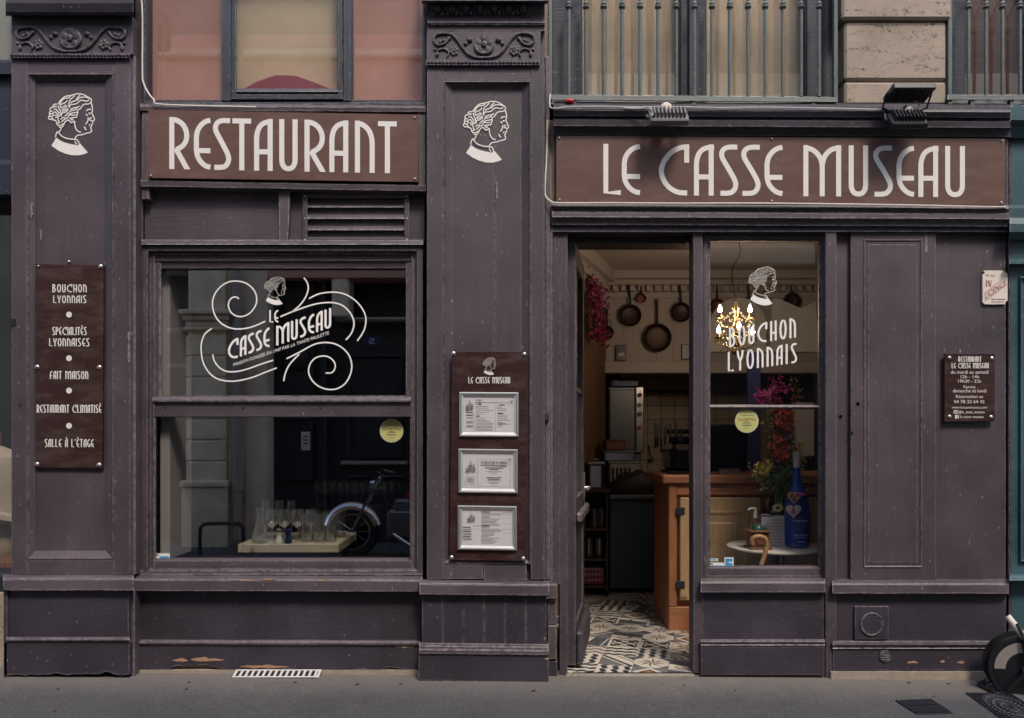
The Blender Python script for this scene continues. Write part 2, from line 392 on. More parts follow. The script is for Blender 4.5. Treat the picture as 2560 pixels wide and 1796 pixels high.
def glassm(name, base, tint=(1, 1, 1), rough=0.0, pw=5.0, spec=(1, 1, 1)):
    m, nt, b = newmat(name); nt.nodes.remove(b); out = nt.nodes['Material Output']
    tr = N(nt, 'ShaderNodeBsdfTransparent'); tr.inputs[0].default_value = (*tint, 1)
    gl = N(nt, 'ShaderNodeBsdfGlossy'); gl.inputs['Roughness'].default_value = rough; gl.inputs['Color'].default_value = (*spec, 1)
    lw = N(nt, 'ShaderNodeLayerWeight'); lw.inputs[0].default_value = .5
    fac = mth(nt, 'ADD', mth(nt, 'MULTIPLY', mth(nt, 'POWER', lw.outputs['Facing'], pw), 1-base), base)
    mx = N(nt, 'ShaderNodeMixShader'); nt.links.new(fac, mx.inputs[0]); nt.links.new(tr.outputs[0], mx.inputs[1]); nt.links.new(gl.outputs[0], mx.inputs[2])
    nt.links.new(mx.outputs[0], out.inputs[0])
glassm('window_glass', .235, (.96, .97, .97)); glassm('leaf_glass', .085, (.98, .98, .98)); glassm('upper_glass', .2, (.95, .95, .95), .02); glassm('ware', .10, (.97, .97, .96), .03, 1.5); glassm('door_glass', .06, (.9, .92, .95))

def warem():                                    # drinking glasses: clear, rim highlights painted in as white towards the grazing edge
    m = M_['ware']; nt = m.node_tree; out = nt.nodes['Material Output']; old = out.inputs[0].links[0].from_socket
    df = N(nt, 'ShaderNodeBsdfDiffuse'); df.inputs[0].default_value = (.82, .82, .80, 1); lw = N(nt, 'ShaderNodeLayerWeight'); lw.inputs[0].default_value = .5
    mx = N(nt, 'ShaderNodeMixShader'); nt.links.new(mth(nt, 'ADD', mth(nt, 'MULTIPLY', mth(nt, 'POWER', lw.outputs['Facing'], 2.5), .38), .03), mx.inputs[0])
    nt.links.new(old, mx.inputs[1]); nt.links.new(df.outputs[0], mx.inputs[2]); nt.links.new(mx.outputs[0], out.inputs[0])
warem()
# ------------------------------------------------------------ lettering: strokes on a unit-high body
_n = lambda *a: [(a[i], a[i+1]) for i in range(0, len(a), 2)]
ARC_A = _n(.05,0, .05,.60, .058,.70, .09,.81, .15,.89, .24,.935, .36,.95)
CEE = _n(.34,.95, .25,.93, .15,.86, .075,.745, .05,.62, .05,.38, .075,.255, .15,.14, .25,.07, .34,.05)
GL = {
 'R': (.40, [_n(.05,0,.05,1), _n(.02,.95,.12,.945,.21,.905,.285,.83,.33,.72,.335,.61,.305,.51,.235,.43,.14,.375), _n(.125,.40,.35,0)]),
 'E': (.34, [CEE, _n(.05,.365,.34,.365)]),
 'S': (.36, [_n(.34,.95,.19,.95,.10,.915,.055,.84,.06,.755,.10,.67,.20,.49,.28,.335,.31,.235,.295,.14,.235,.07,.15,.05,.03,.05)]),
 'T': (.37, [_n(0,.95,.37,.95), _n(.185,0,.185,.95)]),
 'A': (.36, [ARC_A, _n(.31,0,.31,1), _n(.05,.365,.31,.365)]),
 'U': (.36, [_n(.05,1,.05,.22,.065,.135,.11,.07,.18,.05,.25,.07,.295,.135,.31,.22,.31,1)]),
 'N': (.38, [_n(.05,0,.05,1), _n(.02,.95,.12,.935,.21,.88,.28,.79,.32,.67,.33,.55,.33,0)]),
 'M': (.72, [_n(.05,0,.05,1), _n(.02,.95,.14,.925,.24,.86,.315,.76,.352,.65,.36,.55,.36,0), _n(.36,.58,.375,.69,.42,.80,.49,.88,.58,.93,.72,.95), _n(.67,0,.67,1)]),
 'L': (.34, [_n(.05,1,.05,.05,.34,.05)]),
 'C': (.60, [_n(.55,.64,.55,1), _n(.58,.95,.46,.94,.33,.895,.21,.81,.11,.68,.055,.54,.055,.42,.10,.29,.19,.17,.31,.09,.42,.055,.56,.05)]),
 'B': (.38, [_n(.05,0,.05,1), _n(.02,.95,.13,.945,.21,.91,.255,.84,.255,.74,.21,.64,.11,.575), _n(.08,.575,.20,.52,.29,.41,.325,.29,.30,.17,.23,.09,.13,.055,.02,.05)]),
 'O': (.42, [_n(.21,.95,.13,.90,.075,.77,.05,.60,.05,.40,.075,.23,.13,.10,.21,.05,.29,.10,.345,.23,.37,.40,.37,.60,.345,.77,.29,.90,.21,.95)]),
 'H': (.38, [_n(.05,0,.05,1), _n(.33,0,.33,1), _n(.05,.40,.33,.40)]),
 'Y': (.38, [_n(.04,1,.06,.80,.11,.63,.19,.50), _n(.34,1,.32,.80,.27,.63,.19,.50), _n(.19,0,.19,.52)]),
 'I': (.10, [_n(.05,0,.05,1)]),
 'P': (.36, [_n(.05,0,.05,1), _n(.02,.95,.13,.945,.22,.90,.28,.81,.30,.70,.27,.58,.20,.50,.10,.46)]),
 'F': (.32, [_n(.32,.95,.22,.93,.13,.86,.075,.76,.05,.62,.05,0), _n(.05,.42,.28,.42)]),
 'G': (.40, [_n(.36,.95,.26,.93,.16,.86,.08,.745,.05,.62,.05,.38,.08,.255,.16,.14,.25,.07,.35,.05), _n(.24,.40,.35,.40,.35,.02)]),
 'D': (.40, [_n(.05,0,.05,1), _n(.02,.95,.13,.93,.24,.83,.32,.66,.35,.5,.32,.34,.24,.17,.13,.07,.02,.05)]),
 "'": (.10, [_n(.07,1,.03,.82)]), ' ': (.24, []), 'É': None, 'Á': None}
GL['É'] = (.34, GL['E'][1]+[_n(.12,1.06,.23,1.22)]); GL['Á'] = (.36, GL['A'][1]+[_n(.14,1.06,.25,1.22)])
def ease(st):                                  # keep the straights straight when the corners are smoothed
    o = [st[0]]
    for a, b in zip(st, st[1:]):
        d = math.hypot(b[0]-a[0], b[1]-a[1])
        if d > .16:
            for t in (.07/d, .5, 1-.07/d): o.append((a[0]+(b[0]-a[0])*t, a[1]+(b[1]-a[1])*t))
        o.append(b)
    return o
def glyph(mb, ch, x0, x1, yt, yb, M, t=.1, sl=0.0, mi=0):
    wd, st = GL[ch]; h = yb-yt
    for s in st:
        pts = s if len(s) < 4 else catmull(ease(s), 3)
        q = []
        for u, v in pts:
            x = x0+u/wd*(x1-x0); q.append((x, yb-v*h+sl*(x-x0)))
        mb.ribbon(q, t*h, M, mi, (s[0][1] in (0, 1), s[-1][1] in (0, 1)))
def deco(mb, s, x0, x1, yt, yb, M, t=.1, sl=0.0, gap=.11, mi=0):
    tot = sum(GL[c][0] for c in s)+gap*(len(s)-1); k = (x1-x0)/tot; x = x0
    for c in s:
        wpx = GL[c][0]*k; o = sl*(x-x0)
        glyph(mb, c, x, x+wpx, yt+o, yb+o, M, t, sl, mi); x += wpx+gap*k
_tc = {}
def btext(mb, s, x0, x1, yt, yb, M, sl=0.0, mi=0):           # built-in font, fitted to a pixel box (cap height to baseline)
    if s not in _tc:
        cu = bpy.data.curves.new('t', 'FONT'); cu.body = s; cu.resolution_u = 2
        ob = bpy.data.objects.new('t', cu); COL.objects.link(ob)
        dg = bpy.context.evaluated_depsgraph_get(); me = ob.evaluated_get(dg).to_mesh()
        _tc[s] = ([(v.co.x, v.co.y) for v in me.vertices], [list(p.vertices) for p in me.polygons])
        bpy.data.objects.remove(ob); bpy.data.curves.remove(cu)
    vs, fs = _tc[s]
    a = min(v[0] for v in vs); b = max(v[0] for v in vs); k = (x1-x0)/(b-a); h = (yb-yt)/.69
    mb.add([M(x0+(v[0]-a)*k, yb-v[1]*h+sl*(v[0]-a)*k) for v in vs], fs, mi)
EMB = [
 (1, _n(1140,330,1165,400,1172,500,1160,560,1185,620,1215,690,1215,722,1190,745,1165,742,1180,790,1160,820,1150,860,1130,890,1150,940,1150,975,1120,1000,1050,1015,950,1050,860,1060,810,1090,780,1150,785,1205,820,1268)),
 (1, _n(400,370,450,300,530,215,620,180,700,170,800,140,900,135,1000,165,1090,220,1145,260,1145,310,1110,350,1060,365,1000,365,940,410,900,470,850,500,840,560)),
 (1, _n(440,380,480,300,540,240,640,225,690,180)), (1, _n(840,340,900,290,960,280,1040,300,1100,270)), (1, _n(830,290,880,230,950,210,1050,215,1100,245)),
 (1, _n(690,350,720,310,790,290,840,220,900,160)), (1, _n(650,440,652,340,680,260,740,220,780,170)), (1, _n(460,440,480,370,560,340,620,280)),
 (1, _n(470,455,540,420,580,380)), (1, _n(650,450,690,380,770,370,840,350)), (1, _n(680,490,760,450,830,440,890,410)),
 (1, _n(490,500,560,460,610,400)), (1, _n(500,530,580,500,630,460)), (1, _n(660,540,720,510,800,490,840,460)),
 (1, _n(480,640,500,570,570,550,640,490)), (1, _n(560,640,600,600,640,550)), (1, _n(640,590,720,570,800,555,850,555,830,610,820,660,760,670,690,680,660,695)),
 (1, _n(620,645,680,610,740,620,800,605)), (1, _n(470,715,520,665,600,690,640,640)), (1, _n(490,775,530,725,575,705)),
 (1, _n(385,370,340,370,300,400,300,440,250,450,232,490,240,530,220,560,222,620,200,660,205,695,240,712,275,705,300,730,345,730,370,760,390,820,430,850,500,830,520,800)),
 (1, _n(235,530,290,530)), (1, _n(225,590,285,580)), (1, _n(230,650,275,640)), (1, _n(325,445,350,415,385,440)),
 (1, _n(310,500,365,480,400,530,430,570,445,545)), (1, _n(305,640,300,580,350,545,400,600,440,600)), (1, _n(415,400,440,480,472,540,468,610,430,645,380,625,330,620)),
 (1, _n(350,670,410,670,420,740,450,780,400,800)), (1, _n(280,640,285,690,320,715)),
 (1, _n(430,880,490,890,530,850,570,770,620,730,660,740,700,785,740,775,780,750,785,820,810,920,860,980,925,1005)), (1, _n(700,700,720,730,750,705)),
 (1, _n(490,910,440,1000)), (1, _n(360,1115,370,1050,405,985,430,1015,500,1090,600,1135,700,1155,790,1160,840,1172,880,1230)),
 (1, _n(1050,530,1075,495,1145,485)), (1, _n(1035,590,1075,635)), (1, _n(1085,670,1082,740,1035,825)), (1, _n(1005,870,1012,910,1045,955)), (1, _n(1165,685,1130,685,1122,720,1150,742,1190,742)),
 (0, _n(1075,562,1145,552,1110,605)), (0, _n(1085,862,1095,825,1130,798,1120,832)),
 (0, _n(360,1110,450,1180,560,1230,700,1265,820,1286,868,1288,835,1195,852,1180,900,1250,1070,1450,980,1490,850,1515,700,1510,550,1470,400,1400,255,1295,330,1180))]
def emblem(mb, x0, y0, x1, y1, M, mi=0, full=True):
    kx, ky = (x1-x0)/1035.0, (y1-y0)/1390.0; T = lambda p: (x0+(p[0]-190)*kx, y0+(p[1]-125)*ky)
    for i, (st, pts) in enumerate(EMB):
        if st: mb.ribbon([T(p) for p in catmull(pts, 3 if full else 1)], (25 if x1-x0 > 80 else 14)*kx, M, mi)
        else: mb.flat([T(p) for p in pts], 0, mi, M)
# ============================================================ SETTING
def ground(name, m, y0, y1, z, x0=-30, x1=30, n=1):
    mb = MB(); mb.add([(x0, y0, z+gz(x0)), (x1, y0, z+gz(x1)), (x1, y1, z+gz(x1)), (x0, y1, z+gz(x0))], [(0, 1, 2, 3)])
    return mb.build(name, m, kind='structure')
ground('pavement', 'asphalt', -1.75, .55, 0)
mb = MB()
for i in range(-20, 20): mb.box(i*.9+.006, i*.9+.894, -1.9, -1.752, -.3, gz(i*.9+.45)+.002, .012)
mb.build('kerb', 'asph_kerb', kind='structure')
ground('street', 'asphalt', -4.55, -1.88, -.14); ground('ground', 'stone_base', -60, 60, -.32, -80, 80)
ground('far_pavement', 'asphalt', -7.5, -4.55, -.13)

# ---------------- our building above and behind the shop
bld = thing('townhouse', 'tall old townhouse rising above the shopfront', 'building', (0, 3, 4))
MB().box(-9, 9, .18, 6, 4.35, 7.0).build('upper_wall', 'stone', bld)
MB().box(-9, 9, 6.0, 6.2, -.3, 7.0).build('rear_wall', 'stone', bld)
MB().box(-9, -8.9, .3, 6, -.3, 4.35).build('party_wall', 'stone', bld); MB().box(8.9, 9, .3, 6, -.3, 4.35).build('party_wall', 'stone', bld)
# upper windows: dark rooms behind
MB().box(-8.9, 8.9, .5, 5.9, 2.92, 2.99).build('storey_floor', 'dark_room', bld)
MB().box(-8.9, 8.9, 1.9, 1.95, 2.99, 4.35).build('room_wall', 'dim_wall', bld)
a = P(1074, 0, .14); b = P(1392, 270, .14)
MB().box(a.x, b.x, .135, .5, b.z, 4.35).build('pier_core', 'stone', bld)
# stone pier between the right windows, block by block
for (x0, y0, x1, y1, yf) in ((2106, -120, 2379, 47, -.045), (2112, 53, 2367, 200, -.02), (2112, 205, 2367, 262, -.02)):
    MB().pbox(x0, y0, x1, y1, yf, .2, .012).build('stone_block', 'stone', bld)
MB().pbox(2114, -100, 2366, 262, .0, .25, 0).build('pier_joint', 'mortar', bld)
# left upper window (three lights)
uw = MB().frame(358, -160, 1064, 262, [(-6, .05), (0, .02), (5, .02), (8, .07), (8, .13)]).build('window_frame', 'old_blue', bld)
for x0, x1, yf in ((553, 577, .035), (858, 877, .035)): MB().pbox(x0, -160, x1, 253, yf, .12, .004).build('mullion', 'old_blue', uw)
MB().frame(577, -160, 858, 250, [(0, .03), (0, .05), (3, .045), (13, .045), (15, .055), (15, .10)]).build('sash', 'old_blue', uw)
MB().hrun(577, 858, [(222, .09), (224, .048), (230, .043), (232, .06), (247, .045), (250, .09)]).build('sash_rail', 'old_blue', uw)
for x0, x1, y1 in ((366, 553, 257), (590, 845, 224), (877, 1060, 259)):
    MB().pbox(x0, -160, x1, y1, .095, .101, 0).build('pane', 'upper_glass', uw)
for x0, x1, c in ((340, 572, 'stucco_pink'), (870, 1085, 'stucco_pink')):
    MB().pbox(x0, -200, x1, 275, .16, .17, 0).build('reflection_blind', 'reflection_pink', uw)  # sheet added behind the glass to give the pink of the reflections
MB().pbox(580, -200, 860, 275, .2, .21, 0).build('reflection_blind', 'reflection_tan', uw)  # added likewise for the tan reflection in the middle light
MB().prism([(604, 226), (640, 205), (690, 188), (740, 190), (790, 208), (835, 226)], .14, .19).build('chair_back', 'gingham', uw)
MB().hrun(350, 1064, [(250, .12), (262, .0), (266, -.015), (276, -.01), (281, .06)], dy=4, jit=.8, seg=26).build('window_ledge', 'paint_worn_h', uw)
# right upper windows
for i, (wx0, wx1, stl) in enumerate(((1380, 2090, ((1380, 1456), (1701, 1767), (2016, 2090))), (2376, 2760, ((2376, 2414), (2590, 2640))))):
    fr = MB().hrun(wx0, wx1, [(242, .14), (246, .06), (262, .05), (270, .15)]).build('window_frame', 'old_blue', bld)
    for x0, x1 in stl: MB().pbox(x0, -170, x1, 246, .075, .14, .006).build('stile', 'night_blue', fr)
    if i == 0:
        MB().pbox(1722, -170, 1738, 246, .055, .08, .006).build('astragal', 'night_blue', fr)
        for x0, x1 in ((1456, 1701), (1767, 2016)): MB().pbox(x0, -170, x1, 246, .115, .121, 0).build('pane', 'upper_glass', fr)
        for x0, x1 in ((1440, 1712), (1760, 2030)):
            mbb = MB()
            for k in range(14):
                xa = x0+(x1-x0)*k/14; xb = x0+(x1-x0)*(k+1)/14
                mbb.add([P(xa, -220, .17+.02*(k % 2)), P(xb, -220, .17+.02*((k+1) % 2)), P(xb, 270, .17+.02*((k+1) % 2)), P(xa, 270, .17+.02*(k % 2))], [(0, 1, 2, 3)])
            mbb.build('curtain', 'reflection_tan', fr)  # folds added behind the glass to give the tan of the reflections
    else:
        MB().pbox(2414, -170, 2590, 246, .115, .121, 0).build('pane', 'upper_glass', fr); MB().pbox(2400, -220, 2600, 270, .2, .22, 0).build('reflection_blind', 'grinder_wood', fr)  # brown sheet added for the tone of this pane's reflection
# neighbours' walls that close the row
nb = thing('clothes_shop', 'dark blue clothes shopfront at the left edge, beside the left pilaster', 'shopfront', (-3.3, .2, 0))
MB().box(-9, -2.86, .22, .6, 3.1, 4.35).build('wall', 'stucco_grey', nb)
MB().hrun(-600, 32, [(150, .2), (156, .02), (185, .02), (195, .06), (400, .06), (410, .03), (486, .03), (492, .2)]).build('fascia', 'night_blue', nb)
MB().pbox(-600, 492, 32, 1475, .25, .256, 0).build('pane', 'leaf_glass', nb)
MB().pbox(-600, 1440, 32, 1482, .12, .5, .004).build('sill', 'night_blue', nb); MB().pbox(-600, 1482, 32, 1720, .10, .5, .004).build('base_wall', 'stone', nb)
MB().box(-9, -2.5, 1.6, 1.7, -.3, 3.1).build('room_wall', 'dim_wall', nb); MB().box(-2.62, -2.56, .3, 1.6, -.3, 3.0).build('partition', 'dim_wall', nb)
MB().pbox(-600, 1405, 28, 1440, .4, 1.5, .004).build('display_floor', 'wall_wood', nb)
mq = thing('mannequin', 'cream jacket on a mannequin in the shop window at the left edge', 'mannequin', P(-18, 1400, .7))
mb = MB(); c = P(-22, 0, .7)
for prof, mt, nm in (([(.12, .50), (.19, .56), (.21, .68), (.185, .85), (.20, 1.0), (.22, 1.12), (.20, 1.20), (.10, 1.25), (.06, 1.27)], 'garment', 'jacket'),
                     ([(.10, .08), (.10, .3), (.14, .52)], 'blue_fabric', 'skirt'), ([(.05, 1.25), (.055, 1.36)], 'skin_wood', 'neck')):
    q = MB(); q.lathe(prof, (0, 0, 0), n=16)
    q.v = [(c.x+v[0]*1.15, .7+v[1]*.75, v[2]) for v in q.v]; q.build(nm, mt, mq, smooth=True)
q = MB(); q.tube([(c.x+.2, .7, 1.17), (c.x+.27, .66, .98), (c.x+.26, .58, .8), (c.x+.12, .5, .84)], [.07, .06, .05, .045], 8); q.build('sleeve', 'garment', mq, smooth=True)
ts = thing('teal_shop', 'teal painted neighbouring shopfront at the right edge', 'shopfront', (2.95, .1, 0))
MB().pbox(2527, 268, 2900, 1720, .03, .5, .004).build('wall', 'teal', ts)
MB().hrun(2526, 2900, [(258, .1), (266, -.06), (300, -.06), (318, -.03), (345, 0), (350, .05)]).build('cornice', 'teal', ts)
MB().hrun(2524, 2900, [(510, .05), (520, -.03), (545, -.03), (560, -.05), (580, -.05), (600, 0), (606, .05)]).build('capital', 'teal', ts)
MB().hrun(2523, 2900, [(648, .05), (653, -.02), (660, -.02), (665, .05)]).build('astragal', 'teal', ts)
MB().hrun(2524, 2900, [(1434, .05), (1440, -.04), (1452, -.05), (1458, .05)]).build('base_cap', 'teal', ts)
MB().frame(2548, 690, 2800, 1408, [(0, .028), (5, .01), (9, .034)]).build('panel_moulding', 'teal', ts)
MB().box(2.86, 8.9, .15, .4, 2.9, 4.35).build('upper_wall', 'dim_wall', ts) if False else None

# ---------------- across the street (seen only as a reflection)
OY = -5.7
ob = thing('house_across', 'sunlit stone house across the street, seen mirrored in the glass', 'building', (0, OY-.5, 0))
def RX(px): return RF(px, 0, OY).x
def RZ(py): return RF(1280, py, OY).z
def obox(x0, y0, x1, y1, yf, yb, b=.01): return MB().box(RX(x0), RX(x1), yf, yb, RZ(y1), RZ(y0), b)
MB().box(-12, RX(330), OY-.4, OY, 0-.3, 6.6).build('wall', 'stone_far', ob)
MB().box(RX(330), RX(476), OY-.4, OY-.02, 3.45, 6.6).build('wall', 'stone_far', ob)
MB().box(RX(476), RX(614), OY-.4, OY-.03, -.3, 6.6).build('wall', 'stone_far', ob)
MB().box(RX(330), RX(476), OY-.5, OY-.42, 0, 3.45).build('shop_infill', 'door_dark', ob)
for y0_, y1_ in ((812, 822), (905, 915), (1010, 1030)): obox(340, y0_, 470, y1_, OY-.42, OY-.3).build('shop_shelf', 'pipe_grey', ob)
MB().box(RX(614), RX(668), OY-.4, OY, -.3, 6.6).build('wall', 'stone_far', ob)
MB().box(RX(668), RX(1110), OY-.4, OY, 3.35, 4.4).build('wall', 'stucco_pink', ob)
MB().box(RX(1110), 2.25, OY-.4, OY, -.3, 6.6).build('wall', 'stone_far', ob)
MB().box(2.25, 4.6, OY-.4, OY, 3.62, 6.6).build('wall', 'stucco_cream', ob); MB().box(4.6, 12, OY-.4, OY, -.3, 6.6).build('wall', 'stone_far', ob)
MB().box(2.25, 4.6, OY-.02, OY+.08, 3.5, 3.74, .02).build('lintel', 'stone_far', ob)
MB().box(-12, .2, OY-.3, OY+.10, 6.16, 6.26, .02).build('string_course', 'stucco_cream', ob); MB().box(-12, .2, OY-.4, OY+.004, 6.48, 7.0).build('attic_wall', 'stucco_grey', ob)
MB().box(.2, 12, OY-.4, OY+.004, 6.0, 7.0).build('attic_wall', 'stucco_grey', ob)
MB().box(-12, RX(1110), OY-.39, OY+.002, 4.4, 6.48).build('stucco_wall', 'stucco_pink', ob)
MB().box(-12, 12, OY-.9, OY-.6, -.3, 6.6).build('inner_wall', 'door_dark', ob)
MB().box(2.3, 4.5, OY-.55, OY-.45, 0, 3.5).build('shop_infill', 'night_blue', ob)
pl = obox(478, 672, 572, 1390, OY-.3, OY+.10).build('pilaster', 'stone_far', ob)
for i in range(7):
    y0 = 842+i*52; obox(474, y0, 574, y0+49, OY, OY+.125, .012).build('stone_block', 'stone_far', pl)
for x0, y0, x1, y1, d in ((464, 780, 588, 792, .24), (470, 792, 582, 806, .19), (474, 806, 578, 822, .15), (470, 822, 582, 830, .17)):
    obox(x0, y0, x1, y1, OY, OY+d, .012).build('capital_moulding', 'stone_far', pl)
obox(465, 1200, 582, 1217, OY, OY+.22, .02).build('pedestal_cap', 'stone_far', pl); obox(468, 1217, 579, 1420, OY, OY+.19, .012).build('pedestal', 'stone_far', pl)
MB().tube([(RX(600), OY+.1, 0), (RX(600), OY+.1, 6.5)], .055, 10).build('downpipe', 'pipe_grey', ob, smooth=True)
for z in (.6, 2.5, 4.6): MB().lathe([(.055, 0), (.07, .01), (.07, .09), (.055, .1)], (RX(600), OY+.1, z), n=12).build('pipe_collar', 'pipe_grey', ob)
# doorway: dark panelled double door
d1 = obox(664, 600, 792, 1420, OY-.45, OY-.3).build('door', 'door_dark', ob)
d2 = obox(800, 790, 1110, 1420, OY-.5, OY-.36).build('door', 'door_dark', ob)
for (x0, y0, x1, y1, d) in ((684, 690, 776, 1010, d1), (684, 1040, 772, 1210, d1), (855, 880, 1000, 1150, d2), (852, 1190, 910, 1205, d2), (944, 1190, 1000, 1205, d2)):
    q = MB(); yy = OY-.29 if d is d1 else OY-.35
    for (i, e) in ((0, 0), (4, .03), (8, .03), (12, 0)): pass
    L = [[(RX(x0+i), yy+e, RZ(y0+i)), (RX(x1-i), yy+e, RZ(y0+i)), (RX(x1-i), yy+e, RZ(y1-i)), (RX(x0+i), yy+e, RZ(y1-i))] for i, e in ((0, 0), (2, .04), (6, .05), (9, .01))]
    q.add([p for l in L for p in l], [(4*i+k, 4*i+(k+1) % 4, 4*i+4+(k+1) % 4, 4*i+4+k) for i in range(3) for k in range(4)]); q.build('panel_moulding', 'door_dark', d)
obox(832, 790, 1110, 800, OY-.4, OY-.1, .02).build('transom', 'pipe_grey', ob); obox(840, 1155, 1010, 1165, OY-.36, OY-.27, .01).build('door_rail', 'pipe_grey', ob)
obox(828, 640, 870, 792, OY-.4, OY-.02, .02).build('door_jamb', 'stone_far', ob); obox(792, 640, 806, 1420, OY-.4, OY-.2, .01).build('door_post', 'door_dark', ob)
for i, r in ((0, .14), (1, .10), (2, .05)): MB().lathe([(r, 0), (r, .02), (r-.02, .03), (0, .03)], (RX(730), OY-.29+i*.02, RZ(895)), 'y', 20).build('roundel', 'door_dark', d1)
npz = OY+.006
MB().box(RX(909), RX(944), OY-.12, OY-.10, RZ(862), RZ(838), .004).build('number_plate', ['number_blue'], label='small blue enamel house number plate reading 5 across the street, mirrored in the window', cat='number plate')
mb = MB(); btext(mb, '5', 0, 1, 0, 1, lambda a, b: Vector((RX(934)-a*(RX(934)-RX(918)), OY-.097, RZ(844)-b*(RZ(844)-RZ(858)))))
mb.build('digit', 'letter_white', bpy.data.objects['number_plate'])
MB().box(RX(739), RX(763), OY-.3, OY-.26, RZ(1128), RZ(1080), .01).build('intercom', 'white_plastic', label='white entry intercom on the dark door jamb, mirrored in the lower pane', cat='intercom')
mb = MB()
for i in range(3): mb.box(RX(745), RX(757), OY-.262, OY-.255, RZ(1094+i*9), RZ(1090+i*9), .001)
mb.build('button', 'print_grey', bpy.data.objects['intercom'])
# hoop barrier and motorcycle behind the photographer
hp = [(RF(500, 1420, -4.95)), (RF(500, 1330, -4.95)), (RF(506, 1316, -4.95)), (RF(520, 1310, -4.95)), (RF(590, 1310, -4.95)), (RF(604, 1316, -4.95)), (RF(608, 1330, -4.95)), (RF(608, 1420, -4.95))]
MB().tube(catmull([tuple(p) for p in hp], 3), .022, 8).build('hoop_barrier', 'iron', smooth=True, label='dark steel hoop barrier by the pedestal, mirrored in the lower pane', cat='barrier')
mo = thing('motorcycle', 'black motorcycle with a red and white front mudguard, mirrored in the lower pane', 'motorcycle', (RF(985, 1400, -4.95).x, -4.95, -.13))
wx = RF(882, 0, -4.95).x; rx = wx+1.35; wz = .17
for X in (wx, rx):
    q = MB(); q.lathe([(.22, -.05), (.29, -.06), (.315, 0), (.29, .06), (.22, .05), (.22, -.05)], (X, -4.95, wz), 'y', 28); wh = q.build('wheel', 'tyre', mo, smooth=True)
    q = MB(); q.lathe([(.20, -.035), (.225, -.03), (.225, .03), (.20, .035), (.20, -.035)], (X, -4.95, wz), 'y', 24)
    for k in range(10): q.tube([(X, -4.95, wz), (X+.21*math.cos(k*.628), -4.95, wz+.21*math.sin(k*.628))], .006, 5)
    q.lathe([(0, -.06), (.05, -.06), (.05, .06), (0, .06)], (X, -4.95, wz), 'y', 12); q.build('rim', 'chrome', wh)
for c0, c1, mt in ((-24, 24, 'moto_red'), (24, 44, 'letter_white'), (-44, -24, 'letter_white'), (44, 100, 'chrome'), (-100, -44, 'chrome')):
    q = MB(); n, m_ = 18, 4
    for i in range(n+1):
        a = math.radians(15+i*150/n)
        for j in range(m_+1):
            e = math.radians(c0+(c1-c0)*j/m_); R_ = .285+.075*math.cos(e); q.v.append((wx+R_*math.cos(a), -4.95+.085*math.sin(e), wz+R_*math.sin(a)))
    q.f = [[i*(m_+1)+j, i*(m_+1)+j+1, (i+1)*(m_+1)+j+1, (i+1)*(m_+1)+j] for i in range(n) for j in range(m_)]; q.m = [0]*len(q.f); q.build('mudguard', mt, mo, smooth=True)
q = MB(); q.ball((wx+.92, -4.95, .60), .2, (1.45, .75, .62), 16, 10); q.build('fuel_tank', 'moto_red', mo, smooth=True)
q = MB(); q.box(wx+.42, wx+.86, -5.06, -4.84, .08, .44, .04); q.box(wx+.5, wx+.72, -5.04, -4.86, .4, .56, .03); q.build('engine', 'steel_dark', mo)
q = MB(); q.box(wx+.85, wx+1.5, -5.07, -4.83, .5, .6, .045); q.build('seat', 'leather', mo)
q = MB(); q.tube([(wx, -4.86, wz), (wx+.32, -4.87, .82)], .022, 8); q.tube([(wx, -5.04, wz), (wx+.32, -5.03, .82)], .022, 8); q.build('fork', 'chrome', mo)
q = MB(); q.tube([(wx+.42, -4.58, .86), (wx+.33, -4.75, .9), (wx+.32, -4.95, .84), (wx+.33, -5.15, .9), (wx+.42, -5.32, .86)], .014, 8); q.build('handlebar', 'chrome', mo)
q = MB(); q.lathe([(.02, 0), (.08, .02), (.09, .08), (.085, .1), (0, .1)], (wx+.2, -4.95, .72), 'x', 16); q.build('headlight', 'chrome', mo)
q = MB(); q.tube([(wx+.5, -4.82, .15), (wx+.7, -4.8, .02), (wx+1.5, -4.8, .06)], [.03, .035, .045], 10); q.build('exhaust_pipe', 'chrome', mo, smooth=True)
q = MB(); q.tube([(wx+.3, -4.95, .7), (wx+.5, -4.95, .3), (wx+.9, -4.95, .12), (rx, -4.95, wz)], .03, 8); q.build('chassis', 'black', mo)
